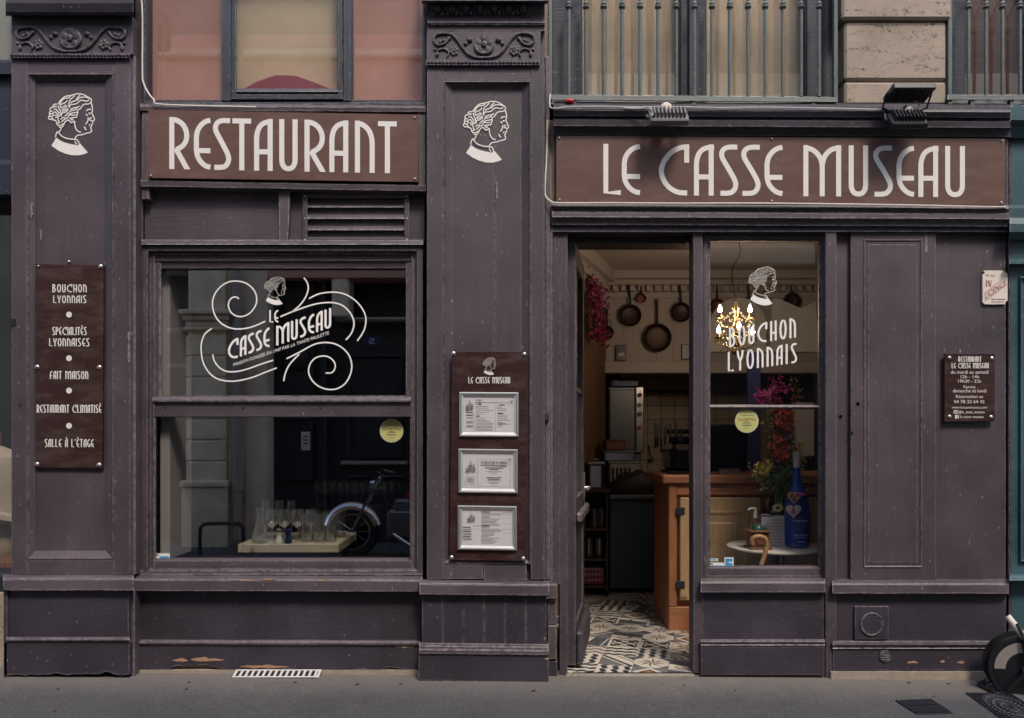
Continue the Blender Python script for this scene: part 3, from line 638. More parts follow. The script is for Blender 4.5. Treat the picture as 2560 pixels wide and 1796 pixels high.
# ============================================================ SHOPFRONT
shop = thing('restaurant_shopfront', 'aubergine painted timber restaurant shopfront with two pilasters and a deep fascia', 'shopfront', (0, .05, 0))
def carving(par, x0, x1, y0, y1, yf):                    # carved frieze: vine scrolls, rosette, flowers
    sx = lambda u: x0+(u-100)/(1160-100)*(x1-x0); sy = lambda v: y0+(v-230)/(475-230)*(y1-y0)
    k = (x1-x0)/1060.0
    for s in (1, -1):
        mx = lambda u: sx(630+s*(u-630))
        T = lambda pts, dy=0: [P(mx(u), sy(v), yf-.004) for u, v in pts]
        q = MB(); pts = catmull(_n(285,285,240,335,175,345,138,305,155,258,225,240,310,250,370,300,420,370,480,430,560,460,630,463), 4)
        q.tube(T(pts), [.0085-.004*abs(i/len(pts)-.6) for i in range(len(pts))], 7); q.build('vine_scroll', 'paint_dark_h', par, smooth=True)
        q = MB(); q.tube(T(catmull(_n(165,445,180,395,240,382,285,415,270,450), 4)), .005, 6)
        for (u, v, a, r) in ((240,305,.5,.016), (285,285,-.4,.014), (170,430,1.1,.014), (200,315,1.4,.011), (485,300,.2,.02), (450,330,.9,.013), (150,385,.2,.010)):
            c = P(mx(u), sy(v), yf-.003); q.ball(c, r, (.6+.4*abs(math.cos(a)), .5, .6+.4*abs(math.sin(a))), 8, 6)
        q.build('leaf_spray', 'paint_dark_h', par, smooth=True, kind='stuff')
        q = MB(); c = P(mx(335), sy(400), yf-.003); r = 50*k*(CD+yf)/F
        for j in range(6):
            a = j*math.pi/3+.3; q.ball(c+Vector((math.cos(a)*r*.62, 0, math.sin(a)*r*.62)), r*.36, (1, .5, 1), 8, 6)
        q.ball(c+Vector((0, -.004, 0)), r*.3, (1, .7, 1), 8, 6); q.build('flower', 'paint_dark_h', par, smooth=True)
    q = MB(); c = P(sx(630), sy(347), yf-.002); r = 100*k*(CD+yf)/F
    q.lathe([(r, 0), (r*1.0, -.006), (r*.9, -.011), (r*.3, -.006), (r*.28, -.018), (r*.12, -.022), (0, -.023)], c, 'y', 28)
    for j in range(5):
        a = j*2*math.pi/5+.31; q.ball(c+Vector((math.cos(a)*r*.62, -.006, math.sin(a)*r*.62)), r*.37, (1, .28, 1), 10, 6)
    q.build('rosette', 'paint_dark_h', par, smooth=True)
def beads(par, x0, x1, py, yf, rpx):
    q = MB(); n = int((x1-x0)/(rpx*2.2)); k = (CD+yf)/F
    for i in range(n): q.ball(P(x0+(i+.5)*(x1-x0)/n, py, yf), rpx*k, (1, .8, .9), 7, 5)
    q.build('bead_row', 'paint_dark_h', par, smooth=True, kind='stuff')
def ragged(x0, x1, y0, y1, yf, yb, amp, step=14, lift=()):
    pts = [(x0, y0), (x1, y0)]; x = x1
    while x > x0:
        l = sum(h*max(0, 1-abs(x-c)/w_) for c, w_, h in lift)
        pts.append((x, y1-random.uniform(0, amp)-l)); x -= random.uniform(step*.5, step*1.4)
    pts.append((x0, y1-random.uniform(0, amp)))
    return MB().prism(pts, yf, yb)
# ---------------- left pilaster
p1 = MB().pbox(28, 38, 326, 1440, -.025, .16, .003).build('pilaster', 'paint_v', shop)
for x0, x1 in ((28, 68), (285, 326)): MB().pbox(x0, 145, x1, 1438, -.06, -.024, .003).build('stile', 'paint_v', p1)
MB().pbox(68, 145, 285, 184, -.058, -.024, .003).build('rail', 'paint_h', p1); MB().pbox(68, 1399, 285, 1438, -.058, -.024, .003).build('rail', 'paint_h', p1)
MB().frame(68, 183, 285, 1400, [(0, -.056), (3, -.062), (7, -.052), (17, -.038), (20, -.034), (23, -.027)]).build('panel_moulding', 'paint_v', p1)
MB().pbox(326, 140, 338, 1438, -.045, .10, .005).build('corner_bead', 'paint_worn_v', p1)
MB().pbox(337, -120, 356, 1440, .03, .2, .005).build('reveal_board', 'paint_dark', p1)
MB().hrun(14, 334, [(-60, .1), (-58, -.14), (8, -.145), (30, -.13), (38, -.115), (41, .0)], seg=10, jit=.6).build('capital', 'paint_dark_h', p1)
MB().pbox(28, 41, 332, 66, -.065, .1, .003).build('necking', 'paint_h', p1)
fz = MB().pbox(27, 64, 331, 136, -.066, .05, .004).build('frieze_board', 'paint_h', p1); carving(p1, 30, 324, 66, 132, -.068)
MB().hrun(24, 325, [(133, -.06), (136, -.078), (145, -.078), (147, -.05)]).build('bead_fillet', 'paint_dark_h', p1); beads(p1, 26, 324, 138, -.08, 4.2)
MB().hrun(8, 334, [(1436, -.02), (1439, -.075), (1446, -.12), (1451, -.125), (1476, -.125), (1479, -.08)], seg=14, jit=.7).build('base_cap', 'paint_worn_h', p1)
MB().pbox(18, 1477, 322, 1596, -.088, .15, .003).build('base_panel', 'paint_dark_h', p1); MB().pbox(8, 1477, 18, 1690, -.10, .15, .003).build('base_end', 'paint_dark', p1)
MB().hrun(16, 324, [(1592, -.085), (1595, -.112), (1601, -.116), (1606, -.105), (1608, -.085)]).build('torus', 'paint_worn_h', p1)
ragged(11, 323, 1607, 1692, -.10, .15, 7, 16, ((120, 60, 6), (272, 26, 10))).build('plinth', 'paint_dark_h', p1)
MB().pbox(321, 1475, 336, 1690, -.06, .12, .005).build('base_return', 'paint_worn_v', p1)
for c in ((32, 805, 5), (50, 1014, 3)): MB().pbox(c[0]-c[2], c[1]-c[2]*1.6, c[0]+c[2], c[1]+c[2]*1.6, -.068 if c[2] > 4 else -.0615, -.05, .001).build('shutter_catch', 'black', p1)
# ---------------- centre pilaster
p2 = MB().pbox(1067, 38, 1362, 1452, -.025, .16, .003).build('pilaster', 'paint_v', shop)
for x0, x1 in ((1067, 1109), (1327, 1362)): MB().pbox(x0, 163, x1, 1450, -.06, -.024, .003).build('stile', 'paint_v', p2)
MB().pbox(1109, 163, 1327, 203, -.058, -.024, .003).build('rail', 'paint_h', p2)
MB().pbox(1104, 1403, 1208, 1449, -.058, -.024, .004).build('rail', 'paint_worn_h', p2); MB().pbox(1209, 1403, 1317, 1452, -.055, -.024, .004).build('rail', 'paint_worn_h', p2)
MB().frame(1108, 202, 1328, 1412, [(0, -.056), (3, -.062), (7, -.050), (16, -.038), (20, -.033), (26, -.027)]).build('panel_moulding', 'paint_v', p2)
MB().pbox(1130, 222, 1236.2, 1400, -.029, -.02, .002).build('panel_board', 'paint_v', p2); MB().pbox(1237.3, 222, 1304, 1400, -.0285, -.02, .002).build('panel_board', 'paint_v', p2)
MB().pbox(1362, 140, 1374, 1450, -.03, .1, .006).build('corner_bead', 'paint_worn_v', p2)
MB().hrun(1054, 1370, [(-60, .05), (-58, -.14), (2, -.14), (7, -.12), (10, -.05)]).build('capital', 'paint_dark_h', p2)
MB().hrun(1068, 1362, [(6, -.05), (10, -.075), (34, -.065), (36, -.062), (52, -.062), (53, -.08), (58, -.08), (60, -.065), (78, -.062), (79, .0)]).build('architrave', 'paint_h', p2)
beads(p2, 1076, 1364, 62, -.072, 3)
egg = None; k = (CD-.08)/F
for i in range(7):
    c = P(1094+i*35.5, 21, -.082)
    if egg is None:
        q = MB(); q.ball((0, 0, 0), 12*k, (.85, .8, 1.15), 12, 8)
        n = 10
        for s in (-1, 1): q.tube([(s*(9+6*math.cos(a))*k*.95, .003, (14*math.sin(a)-1)*k) for a in [math.radians(80-i_*20) for i_ in range(9)]], 2.2*k, 6)
        me = q.build('egg', 'paint_dark_h', p2, smooth=True)
        me.location = c-shop.location; egg = me
        me.data.transform(Matrix.Translation(shop.location))
    else:
        o = egg.copy(); COL.objects.link(o); o.parent = p2; o.location = c-shop.location
MB().pbox(1066, 78, 1352, 153, -.066, .05, .004).build('frieze_board', 'paint_h', p2); carving(p2, 1075, 1345, 81, 148, -.068)
MB().hrun(1065, 1350, [(150, -.06), (153, -.078), (163, -.078), (165, -.05)]).build('bead_fillet', 'paint_dark_h', p2); beads(p2, 1067, 1349, 156, -.08, 4.2)
MB().hrun(1049, 1373, [(1448, -.02), (1451, -.075), (1458, -.12), (1463, -.125), (1486, -.125), (1489, -.08)], dy=3, seg=14, jit=.5).build('base_cap', 'paint_worn_h', p2)
for i in range(6): MB().pbox(1055+i*52, 1488, 1055+i*52+51.3, 1612, -.088+.001*(i % 2), .15, .0015).build('base_plank', 'paint_dark', p2)
MB().hrun(1048, 1371, [(1606, -.085), (1609, -.096), (1614, -.096), (1616, -.106), (1622, -.106), (1625, -.116), (1634, -.116), (1637, -.08)], dy=4).build('stepped_moulding', 'paint_worn_h', p2)
MB().prism([(1047, 1636), (1369, 1640), (1372, 1650), (1371, 1706), (1366, 1708), (1050, 1701), (1046, 1696)], -.106, .15).build('plinth', 'paint_dark_h', p2)
MB().pbox(1368, 1500, 1392, 1562, .0, .12, .005).build('side_block', 'paint_worn_h', p2)
MB().pbox(1369, 1564, 1392, 1650, -.01, .12, .005).build('side_block', 'paint_worn_h', p2)
MB().pbox(1369, 1652, 1394, 1702, .0, .12, .005).build('side_block', 'paint_dark', p2); MB().pbox(1364, 1462, 1393, 1498, -.03, .12, .004).build('side_cap', 'paint_worn_h', p2)
MB().pbox(1372, 455, 1382, 1462, .0, .12, .006).build('side_board', 'paint_worn_v', p2); MB().pbox(1382, 560, 1400, 1462, .02, .12, .004).build('side_board', 'paint_v', p2)
MB().pbox(1355, 1032, 1373, 1052, -.05, .0, .003).build('shutter_catch', 'iron', p2)
# ---------------- bay between: sign ledges, infill, louvre
MB().pbox(353, 262, 372, 500, .0, .2, .006).build('sign_post', 'paint_worn_v', shop); MB().pbox(1044, 272, 1066, 475, .0, .2, .008).build('sign_post', 'paint_worn_v', shop)
MB().hrun(352, 1064, [(448, .03), (452, -.02), (466, -.015), (474, .02), (478, .06)], dy=12, seg=18, jit=.6).build('sign_ledge', 'paint_worn_h', shop)
MB().pbox(360, 250, 1060, 480, .05, .22, .0).build('sign_backing', 'paint_dark_h', shop)
MB().pbox(362, 470, 698, 606, .055, .2, .003).build('infill_panel', 'paint_h', shop); MB().pbox(720, 470, 1062, 606, .056, .2, .003).build('infill_panel', 'paint_h', shop)
MB().prism([(697, 472), (724, 472), (722, 560), (718, 612), (698, 612)], .015, .1).build('post', 'paint_worn_v', shop)
lv = MB().frame(757, 484, 1023, 606, [(0, .055), (0, .03), (2, .028), (10, .028), (12, .032), (12, .10)]).build('louvre_vent', 'paint_h', shop)
for i in range(5):
    y = 496+i*28.5; MB().hrun(769, 1011, [(y+4, .085), (y+19, .036), (y+23, .034), (y+24, .040), (y+8, .089)]).build('slat', 'paint_worn_h', lv)
MB().pbox(769, 488, 1011, 604, .12, .13, 0).build('vent_back', 'black_matt', lv)
for x in (763, 1017):
    for y in (491, 547, 600): MB().lathe([(.006, 0), (.005, -.003), (0, -.004)], P(x, y, .029), 'y', 8).build('screw', 'screw_steel', lv)
MB().hrun(354, 1058, [(598, .06), (601, .005), (612, .0), (614, .05)]).build('drip_ledge', 'paint_worn_h', shop)
# ---------------- bay window
win = MB().frame(355, 613, 1057, 1442, [(0, .10), (0, .022), (3, .018), (14, .018), (17, .03), (20, .045), (27, .045)]).build('window', 'paint_v', shop)
MB().frame(381, 632, 1034, 1426, [(0, .046), (2, .04), (5, .04), (6, .055), (9, .055)]).build('inner_casing', 'paint_v', win)
MB().frame(388, 640, 1030, 1004, [(0, .075), (0, .056), (10, .056), (12, .06), (15, .06), (15, .12)]).build('upper_frame', 'paint_v', win)
MB().hrun(388, 1030, [(640, .05), (652, .05), (656, .062), (671, .066), (676, .11)]).build('top_rail', 'paint_h', win)
MB().hrun(381, 1027, [(990, .10), (993, .045), (999, .03), (1004, .03), (1007, .05), (1010, .05)]).build('sill_bead', 'paint_worn_h', win)
MB().pbox(381, 1009, 1034, 1043, .048, .12, .004).build('mid_rail', 'paint_h', win)
for x in (414, 608, 801, 994): MB().lathe([(.006, 0), (.0065, -.002), (.003, -.002), (.002, .004), (0, .004)], P(x, 1021, .048), 'y', 10).build('screw_hole', 'black', win)
MB().frame(375, 1034, 1034, 1410, [(0, .056), (3, .056), (6, .062), (7, .12)]).build('lower_frame', 'paint_v', win)
MB().hrun(381, 1028, [(1394, .12), (1398, .07), (1401, .062), (1403, .05), (1424, .045), (1427, .06)]).build('bottom_rail', 'paint_h', win)
MB().pbox(398, 665, 1020, 996, .097, .103, 0).build('pane', 'window_glass', win); MB().pbox(379, 1040, 1029, 1402, .097, .103, 0).build('pane', 'window_glass', win)
MB().hrun(344, 1056, [(1423, .06), (1426, .02), (1438, .015), (1441, .04)], seg=22, jit=.8).build('worn_rail', 'paint_worn_h', shop)
MB().hrun(334, 1056, [(1435, .05), (1438, .02), (1448, -.045), (1452, -.05), (1477, -.05), (1480, .03)], dy=2, seg=22, jit=.5).build('sill_cap', 'paint_worn_h', shop)
MB().pbox(334, 1477, 1056, 1606, .015, .2, .003).build('stall_riser', 'paint_dark_h', shop)
MB().hrun(334, 1052, [(1598, .018), (1602, .0), (1606, -.006), (1610, -.006), (1613, .0), (1616, .01)], dy=2, seg=16, jit=.6).build('plinth_bead', 'paint_worn_h', shop)
ragged(336, 1050, 1613, 1680, .006, .2, 5, 13, ((500, 70, 16), (440, 40, 9), (700, 60, 6), (985, 45, 10), (900, 30, 6))).build('plinth', 'paint_dark_h', shop)
MB().pbox(336, 1640, 1050, 1700, .03, .2, 0).build('plinth_core', 'bare_wood', shop)
ragged(336, 1052, 1676, 1696, .0, .2, 3, 25).build('mortar_strip', 'mortar', shop)
# ---------------- right-hand bay: cornice, fascia ledges
MB().hrun(1384, 2526, [(250, .12), (256, -.02), (262, -.05), (268, -.05), (271, -.12), (276, -.125), (290, -.11), (294, -.085), (297, -.085), (299, -.10), (315, -.095), (318, -.07), (322, -.06), (338, -.052), (341, .0)], dy=5, seg=20, jit=.35).build('cornice', 'paint_dark_h', shop)
MB().pbox(1366, 300, 1391, 520, -.005, .2, .008).build('fascia_end', 'bare_wood', shop); MB().pbox(2522, 345, 2530, 1700, .03, .2, .002).build('fascia_end', 'paint_dark', shop)
MB().pbox(1380, 330, 2520, 580, .0, .2, 0).build('fascia_core', 'paint_dark_h', shop)
MB().hrun(1380, 2522, [(507, .0), (510, -.05), (517, -.055), (519, -.035), (528, -.03), (530, -.045), (543, -.045), (545, -.025), (547, -.02), (562, -.018), (566, .04)], dy=5, seg=20, jit=.4).build('architrave', 'paint_worn_h', shop)
# ---------------- doorway
jb = MB().pbox(1399, 566, 1419, 1700, .02, .13, .004).build('door_jamb', 'paint_v', shop); MB().pbox(1399, 565, 2068, 582, .03, .13, .003).build('door_head', 'paint_h', shop)
MB().pbox(1416, 582, 1740, 609, .13, .30, .004).build('lintel', 'dark_wood', shop)
MB().prism([(1717, 605), (1718, 592), (1724, 585), (1732, 590), (1735, 606)], .10, .13).build('door_stop', 'black', shop)
ax, ay = P(1419, 0, .10).x, .10; bx_, by_ = P(1443, 0, .78).x, .78
ang = math.atan2(by_-ay, bx_-ax); LW = math.hypot(bx_-ax, by_-ay)
dl = thing('door', 'open glazed door leaf', 'door'); del dl['label']; del dl['category']; dl.parent = shop
dl.location = Vector((ax, ay, 0))-shop.location
def dpart(q, nm, mt, par=None):                 # built in leaf space: x along the leaf, y = thickness, z up; then turned about the hinge
    o = q.build(nm, mt, None, kind='structure'); o.parent = par or dl; del o['kind']; return o
dl.rotation_euler = (0, 0, ang)
T = .045
for x0, x1 in ((0, .085), (LW-.085, LW)): dpart(MB().box(x0, x1, -T, 0, .03, 2.44, .003), 'stile', 'paint_v')
for z0, z1 in ((.03, .26), (.86, .98), (2.34, 2.44)): dpart(MB().box(.085, LW-.085, -T+.001, -.001, z0, z1, .003), 'rail', 'paint_h')
dpart(MB().box(.085, LW-.085, -T+.008, -.01, 1.60, 1.63, .004), 'glazing_bar', 'paint_h')
dpart(MB().box(.085, LW-.085, -T/2-.003, -T/2+.003, .98, 2.34), 'pane', 'door_glass'); dpart(MB().box(.085, LW-.085, -T+.014, -.014, .26, .86), 'door_panel', 'paint_dark')
dpart(MB().box(.0, LW, -T-.035, -T, .84, .90, .012), 'weather_moulding', 'paint_worn_h'); dpart(MB().box(.0, LW, -T-.04, -T, .03, .22, .012), 'kick_board', 'paint_dark_h')
for sy in (-1, 1):
    y = -T-.008 if sy < 0 else .0
    h = dpart(MB().box(LW-.066, LW-.022, y, y+.008, .84, 1.10, .003), 'handle_plate', 'aluminium')
    q = MB(); yy = y-.03 if sy < 0 else y+.038; q.tube([(LW-.044, y+.004, 1.0), (LW-.044, yy, 1.0), (LW-.15, yy, 1.0), (LW-.165, yy+.012*-sy, .995)], .009, 8)
    dpart(q, 'lever', 'aluminium', h)
# ---------------- fixed glazed leaf beside the door
MB().pbox(1733, 582, 1757, 1684, .02, .13, .004).build('door_post', 'paint_v', shop)
sw = MB().frame(1755, 582, 2068, 1452, [(0, .12), (0, .052), (4, .048), (12, .048), (14, .058), (16, .058)]).build('window', 'paint_v', shop)
MB().frame(1770, 598, 2052, 1436, [(0, .059), (2, .066), (5, .066), (6, .11)]).build('glazing_bead', 'paint_v', sw)
MB().hrun(1768, 2048, [(1012, .10), (1014, .07), (1018, .062), (1022, .07), (1024, .10)]).build('glazing_bar', 'paint_worn_h', sw)
for x in (1783, 2030): MB().lathe([(.005, 0), (0, .002)], P(x, 1437, .048), 'y', 8).build('screw_hole', 'black', sw)
MB().hrun(1766, 2056, [(1413, .10), (1418, .064), (1421, .056), (1450, .05), (1452, .08)]).build('bottom_rail', 'paint_h', sw)
MB().pbox(1766, 600, 2046, 1018, .087, .093, 0).build('pane', 'leaf_glass', sw); MB().pbox(1766, 1020, 2046, 1420, .087, .093, 0).build('pane', 'leaf_glass', sw)
MB().pbox(2064, 572, 2092, 1700, .005, .13, .006).build('door_post', 'paint_v', shop)
MB().hrun(1752, 2063, [(1444, .05), (1447, .02), (1455, -.02), (1459, -.025), (1481, -.025), (1484, .02)]).build('sill_cap', 'paint_worn_h', shop)
MB().pbox(1756, 1480, 2060, 1606, .015, .15, .003).build('stall_riser', 'paint_dark_h', shop)
MB().hrun(1752, 2062, [(1598, .015), (1600, -.008), (1606, -.012), (1610, .0), (1614, -.008), (1617, .0)]).build('plinth_bead', 'paint_worn_h', shop)
MB().pbox(1752, 1616, 2062, 1689, -.002, .15, .004).build('plinth', 'paint_dark_h', shop)
# ---------------- panelled end bay
MB().pbox(2090, 566, 2514, 1460, .045, .2, 0).build('end_panel', 'paint_v', shop)
sh = MB().pbox(2127, 569, 2341, 1451, .018, .06, .004).build('shutter', 'paint_v', shop)
MB().frame(2159, 599, 2306, 1420, [(0, .017), (2, .012), (5, .016), (7, .030), (9, .017)]).build('panel_moulding', 'paint_v', sh)
MB().pbox(2170, 611, 2295, 1408, .0155, .02, .002).build('shutter_panel', 'paint_v', sh)
for x, y, r in ((2145, 1010, .008), (2101, 1042, .008), (2129, 1084, .007)):
    q = MB(); q.lathe([(r*1.5, 0), (r*1.4, -.002), (r, -.002), (r*.9, .006), (0, .006)], P(x, y, .018 if x > 2120 else .045), 'y', 10); q.build('bolt_hole', 'black', shop)
MB().hrun(2081, 2522, [(1447, .05), (1450, .02), (1459, -.03), (1463, -.035), (1484, -.035), (1487, .02)], seg=14, jit=.5).build('sill_cap', 'paint_worn_h', shop)
MB().pbox(2083, 1484, 2516, 1610, .012, .2, .003).build('stall_riser', 'paint_dark_h', shop)
ht = MB().pbox(2137, 1516, 2222, 1600, -.004, .02, .003).build('meter_hatch', 'paint_dark_h', shop)
MB().lathe([(.066, 0), (.066, -.006), (.060, -.008), (.057, -.003), (0, -.003)], P(2179, 1561, -.004), 'y', 28).build('hatch_disc', 'paint_dark_h', ht)
MB().hrun(2082, 2516, [(1601, .012), (1604, -.016), (1612, -.02), (1617, -.012), (1619, -.004), (1622, -.012), (1624, .0)], seg=12, jit=.4).build('plinth_bead', 'paint_worn_h', shop)
ragged(2083, 2516, 1622, 1684, -.002, .2, 5, 14, ((2200, 40, 5), (2300, 30, 9), (2350, 30, 8), (2420, 40, 6))).build('plinth', 'paint_dark_h', shop)
q = MB(); c = P(2213, 1640, -.003); q.lathe([(.034, 0), (.034, -.006), (.029, -.008), (.028, -.002), (0, -.002)], c, 'y', 20)
for i in range(-2, 3): q.box(c.x-.025, c.x+.025, c.y-.007, c.y-.001, c.z+i*.010-.002, c.z+i*.010+.002, .001)
q.build('air_vent', 'paint_dark_h', shop)
MB().pbox(2083, 1660, 2516, 1702, .03, .2, 0).build('plinth_core', 'bare_wood', shop); ragged(2078, 2518, 1680, 1703, -.012, .2, 3, 30).build('mortar_strip', 'mortar', shop)
MB().pbox(1368, 1690, 1400, 1712, .02, .2, 0).build('threshold_end', 'mortar', shop)

# peeled patches of bare wood on the plinths
for x0, x1, y, h, yf in ((430, 470, 1652, 7, .0045), (476, 560, 1650, 9, .0045), (600, 722, 1668, 8, .0045), (988, 1036, 1617, 8, .0045), (2268, 2296, 1657, 7, -.0035), (2350, 2362, 1655, 6, -.0035), (2393, 2412, 1657, 6, -.0035), (1361, 1371, 1648, 6, -.1075), (655, 690, 1449, 4, -.0515), (600, 630, 1452, 3, -.0515), (792, 815, 1452, 4, -.0515)):
    n = 7; up = [(x0+(x1-x0)*i/n, y-random.uniform(.2, 1)*h*math.sin(math.pi*(i+.3)/(n+.6))) for i in range(n+1)]; dn_ = [(x1-(x1-x0)*i/n, y+random.uniform(.1, .6)*h*math.sin(math.pi*(i+.3)/(n+.6))) for i in range(n+1)]
    MB().prism(up+dn_, yf, yf+.004).build('peeled_patch', 'chip_wood', shop)

# scuffed paint on the pilasters
for x0, x1, y0, y1, yf in ((72, 84, 507, 545, -.0505), (1238, 1247, 455, 498, -.0315), (1106, 1114, 985, 1120, -.0575), (98, 106, 575, 600, -.029), (318, 326, 830, 905, -.0615), (2310, 2320, 575, 630, .0165)):
    n = 8; lf = [(x0+random.uniform(0, .45)*(x1-x0), y1-(y1-y0)*i/n) for i in range(n+1)]; rt = [(x1-random.uniform(0, .45)*(x1-x0), y0+(y1-y0)*i/n) for i in range(n+1)]
    MB().prism(lf+rt, yf, yf+.003).build('scuffed_patch', 'paint_scuffed', shop)
# ============================================================ SIGNS
def PM(y): return lambda a, b: P(a, b, y)
def screw(par, x, y, yf, r=.009, nm='screw'):
    MB().lathe([(r, .002), (r, -.003), (r*.8, -.007), (r*.35, -.009), (0, -.009)], P(x, y, yf), 'y', 12).build(nm, 'screw_steel', par, smooth=True)
s1 = thing('restaurant_sign', 'brown sign board lettered RESTAURANT above the bay window', 'sign', P(708, 450, -.02))
MB().prism([(371, 275), (1046, 287), (1045, 455), (371, 445)], -.03, .05).build('sign_board', 'sign_brown', s1)
XL = [('R',423,475),('E',485,526),('S',532,578),('T',581,628),('A',635,682),('U',698,744),('R',761,814),('A',823,871),('N',887,937),('T',945,992)]
for ch, x0, x1 in XL:
    q = MB(); o = (x0-423)*.0193; glyph(q, ch, x0, x1, 293+o, 423+o, PM(-.0315), .098, .0193); q.build('letter', 'letter_white', s1)
for x, y in ((378, 440), (1037, 295), (1037, 448)): screw(s1, x, y, -.03, .006)
s2 = thing('restaurant_name_sign', 'wide brown fascia sign lettered LE CASSE MUSEAU over the doorway', 'sign', P(1950, 508, -.05))
MB().prism([(1391, 340), (2513, 347), (2511, 513), (1391, 506)], -.055, .0).build('sign_board', 'sign_brown', s2)
XL = [('L',1508,1552),('E',1554,1600),('C',1647,1723),('A',1734,1785),('S',1797,1846),('S',1852,1902),('E',1911,1956),('M',2008,2103),('U',2121,2171),('S',2182,2233),('E',2241,2285),('A',2295,2346),('U',2362,2413)]
for ch, x0, x1 in XL:
    q = MB(); o = (x0-1508)*.0062; glyph(q, ch, x0, x1, 360+o, 488+o, PM(-.0565), .098, .0062); q.build('letter', 'letter_white', s2)
for x, y in ((1398, 346), (1399, 500), (1929, 348), (1929, 503), (2504, 353), (2502, 507)): screw(s2, x, y, -.055, .006)
# left plaque
s3 = thing('menu_plaque', 'tall dark brown plaque listing BOUCHON LYONNAIS and FAIT MAISON on the left pilaster', 'plaque', P(172, 1170, -.03))
MB().prism([(89, 661), (259, 664), (256, 1171), (88, 1169)], -.045, -.028).build('plaque_board', 'plaque_brown', s3)
y3 = -.0465
for s, x0, x1, yt, yb in (('BOUCHON',131,217,711,731),('LYONNAIS',133,216,739,758),('SPECIALITÉS',131,217,818,838),('LYONNAISES',123,224,846,866),
                          ('FAIT MAISON',125,221,928,948),('RESTAURANT CLIMATISÉ',92,254,1012,1032),("SALLE Á L'ÉTAGE",112,235,1098,1118)):
    q = MB(); deco(q, s, x0, x1, yt, yb, PM(y3), .13, .004, .13); q.build('text_line', 'letter_white', s3)
for y in (787, 896, 977, 1065): MB().flat([(172.5+7.3*math.cos(a*math.pi/10), y+7.3*math.sin(a*math.pi/10)) for a in range(20)], y3).build('dot', 'letter_white', s3)
for x, y, r in ((97, 666, .006), (252, 667, .013), (93, 918, .013), (249, 919, .013), (93, 1161, .013), (248, 1163, .013)): screw(s3, x, y, -.045, r)
screw(s3, 173, 655, -.0295, .008)
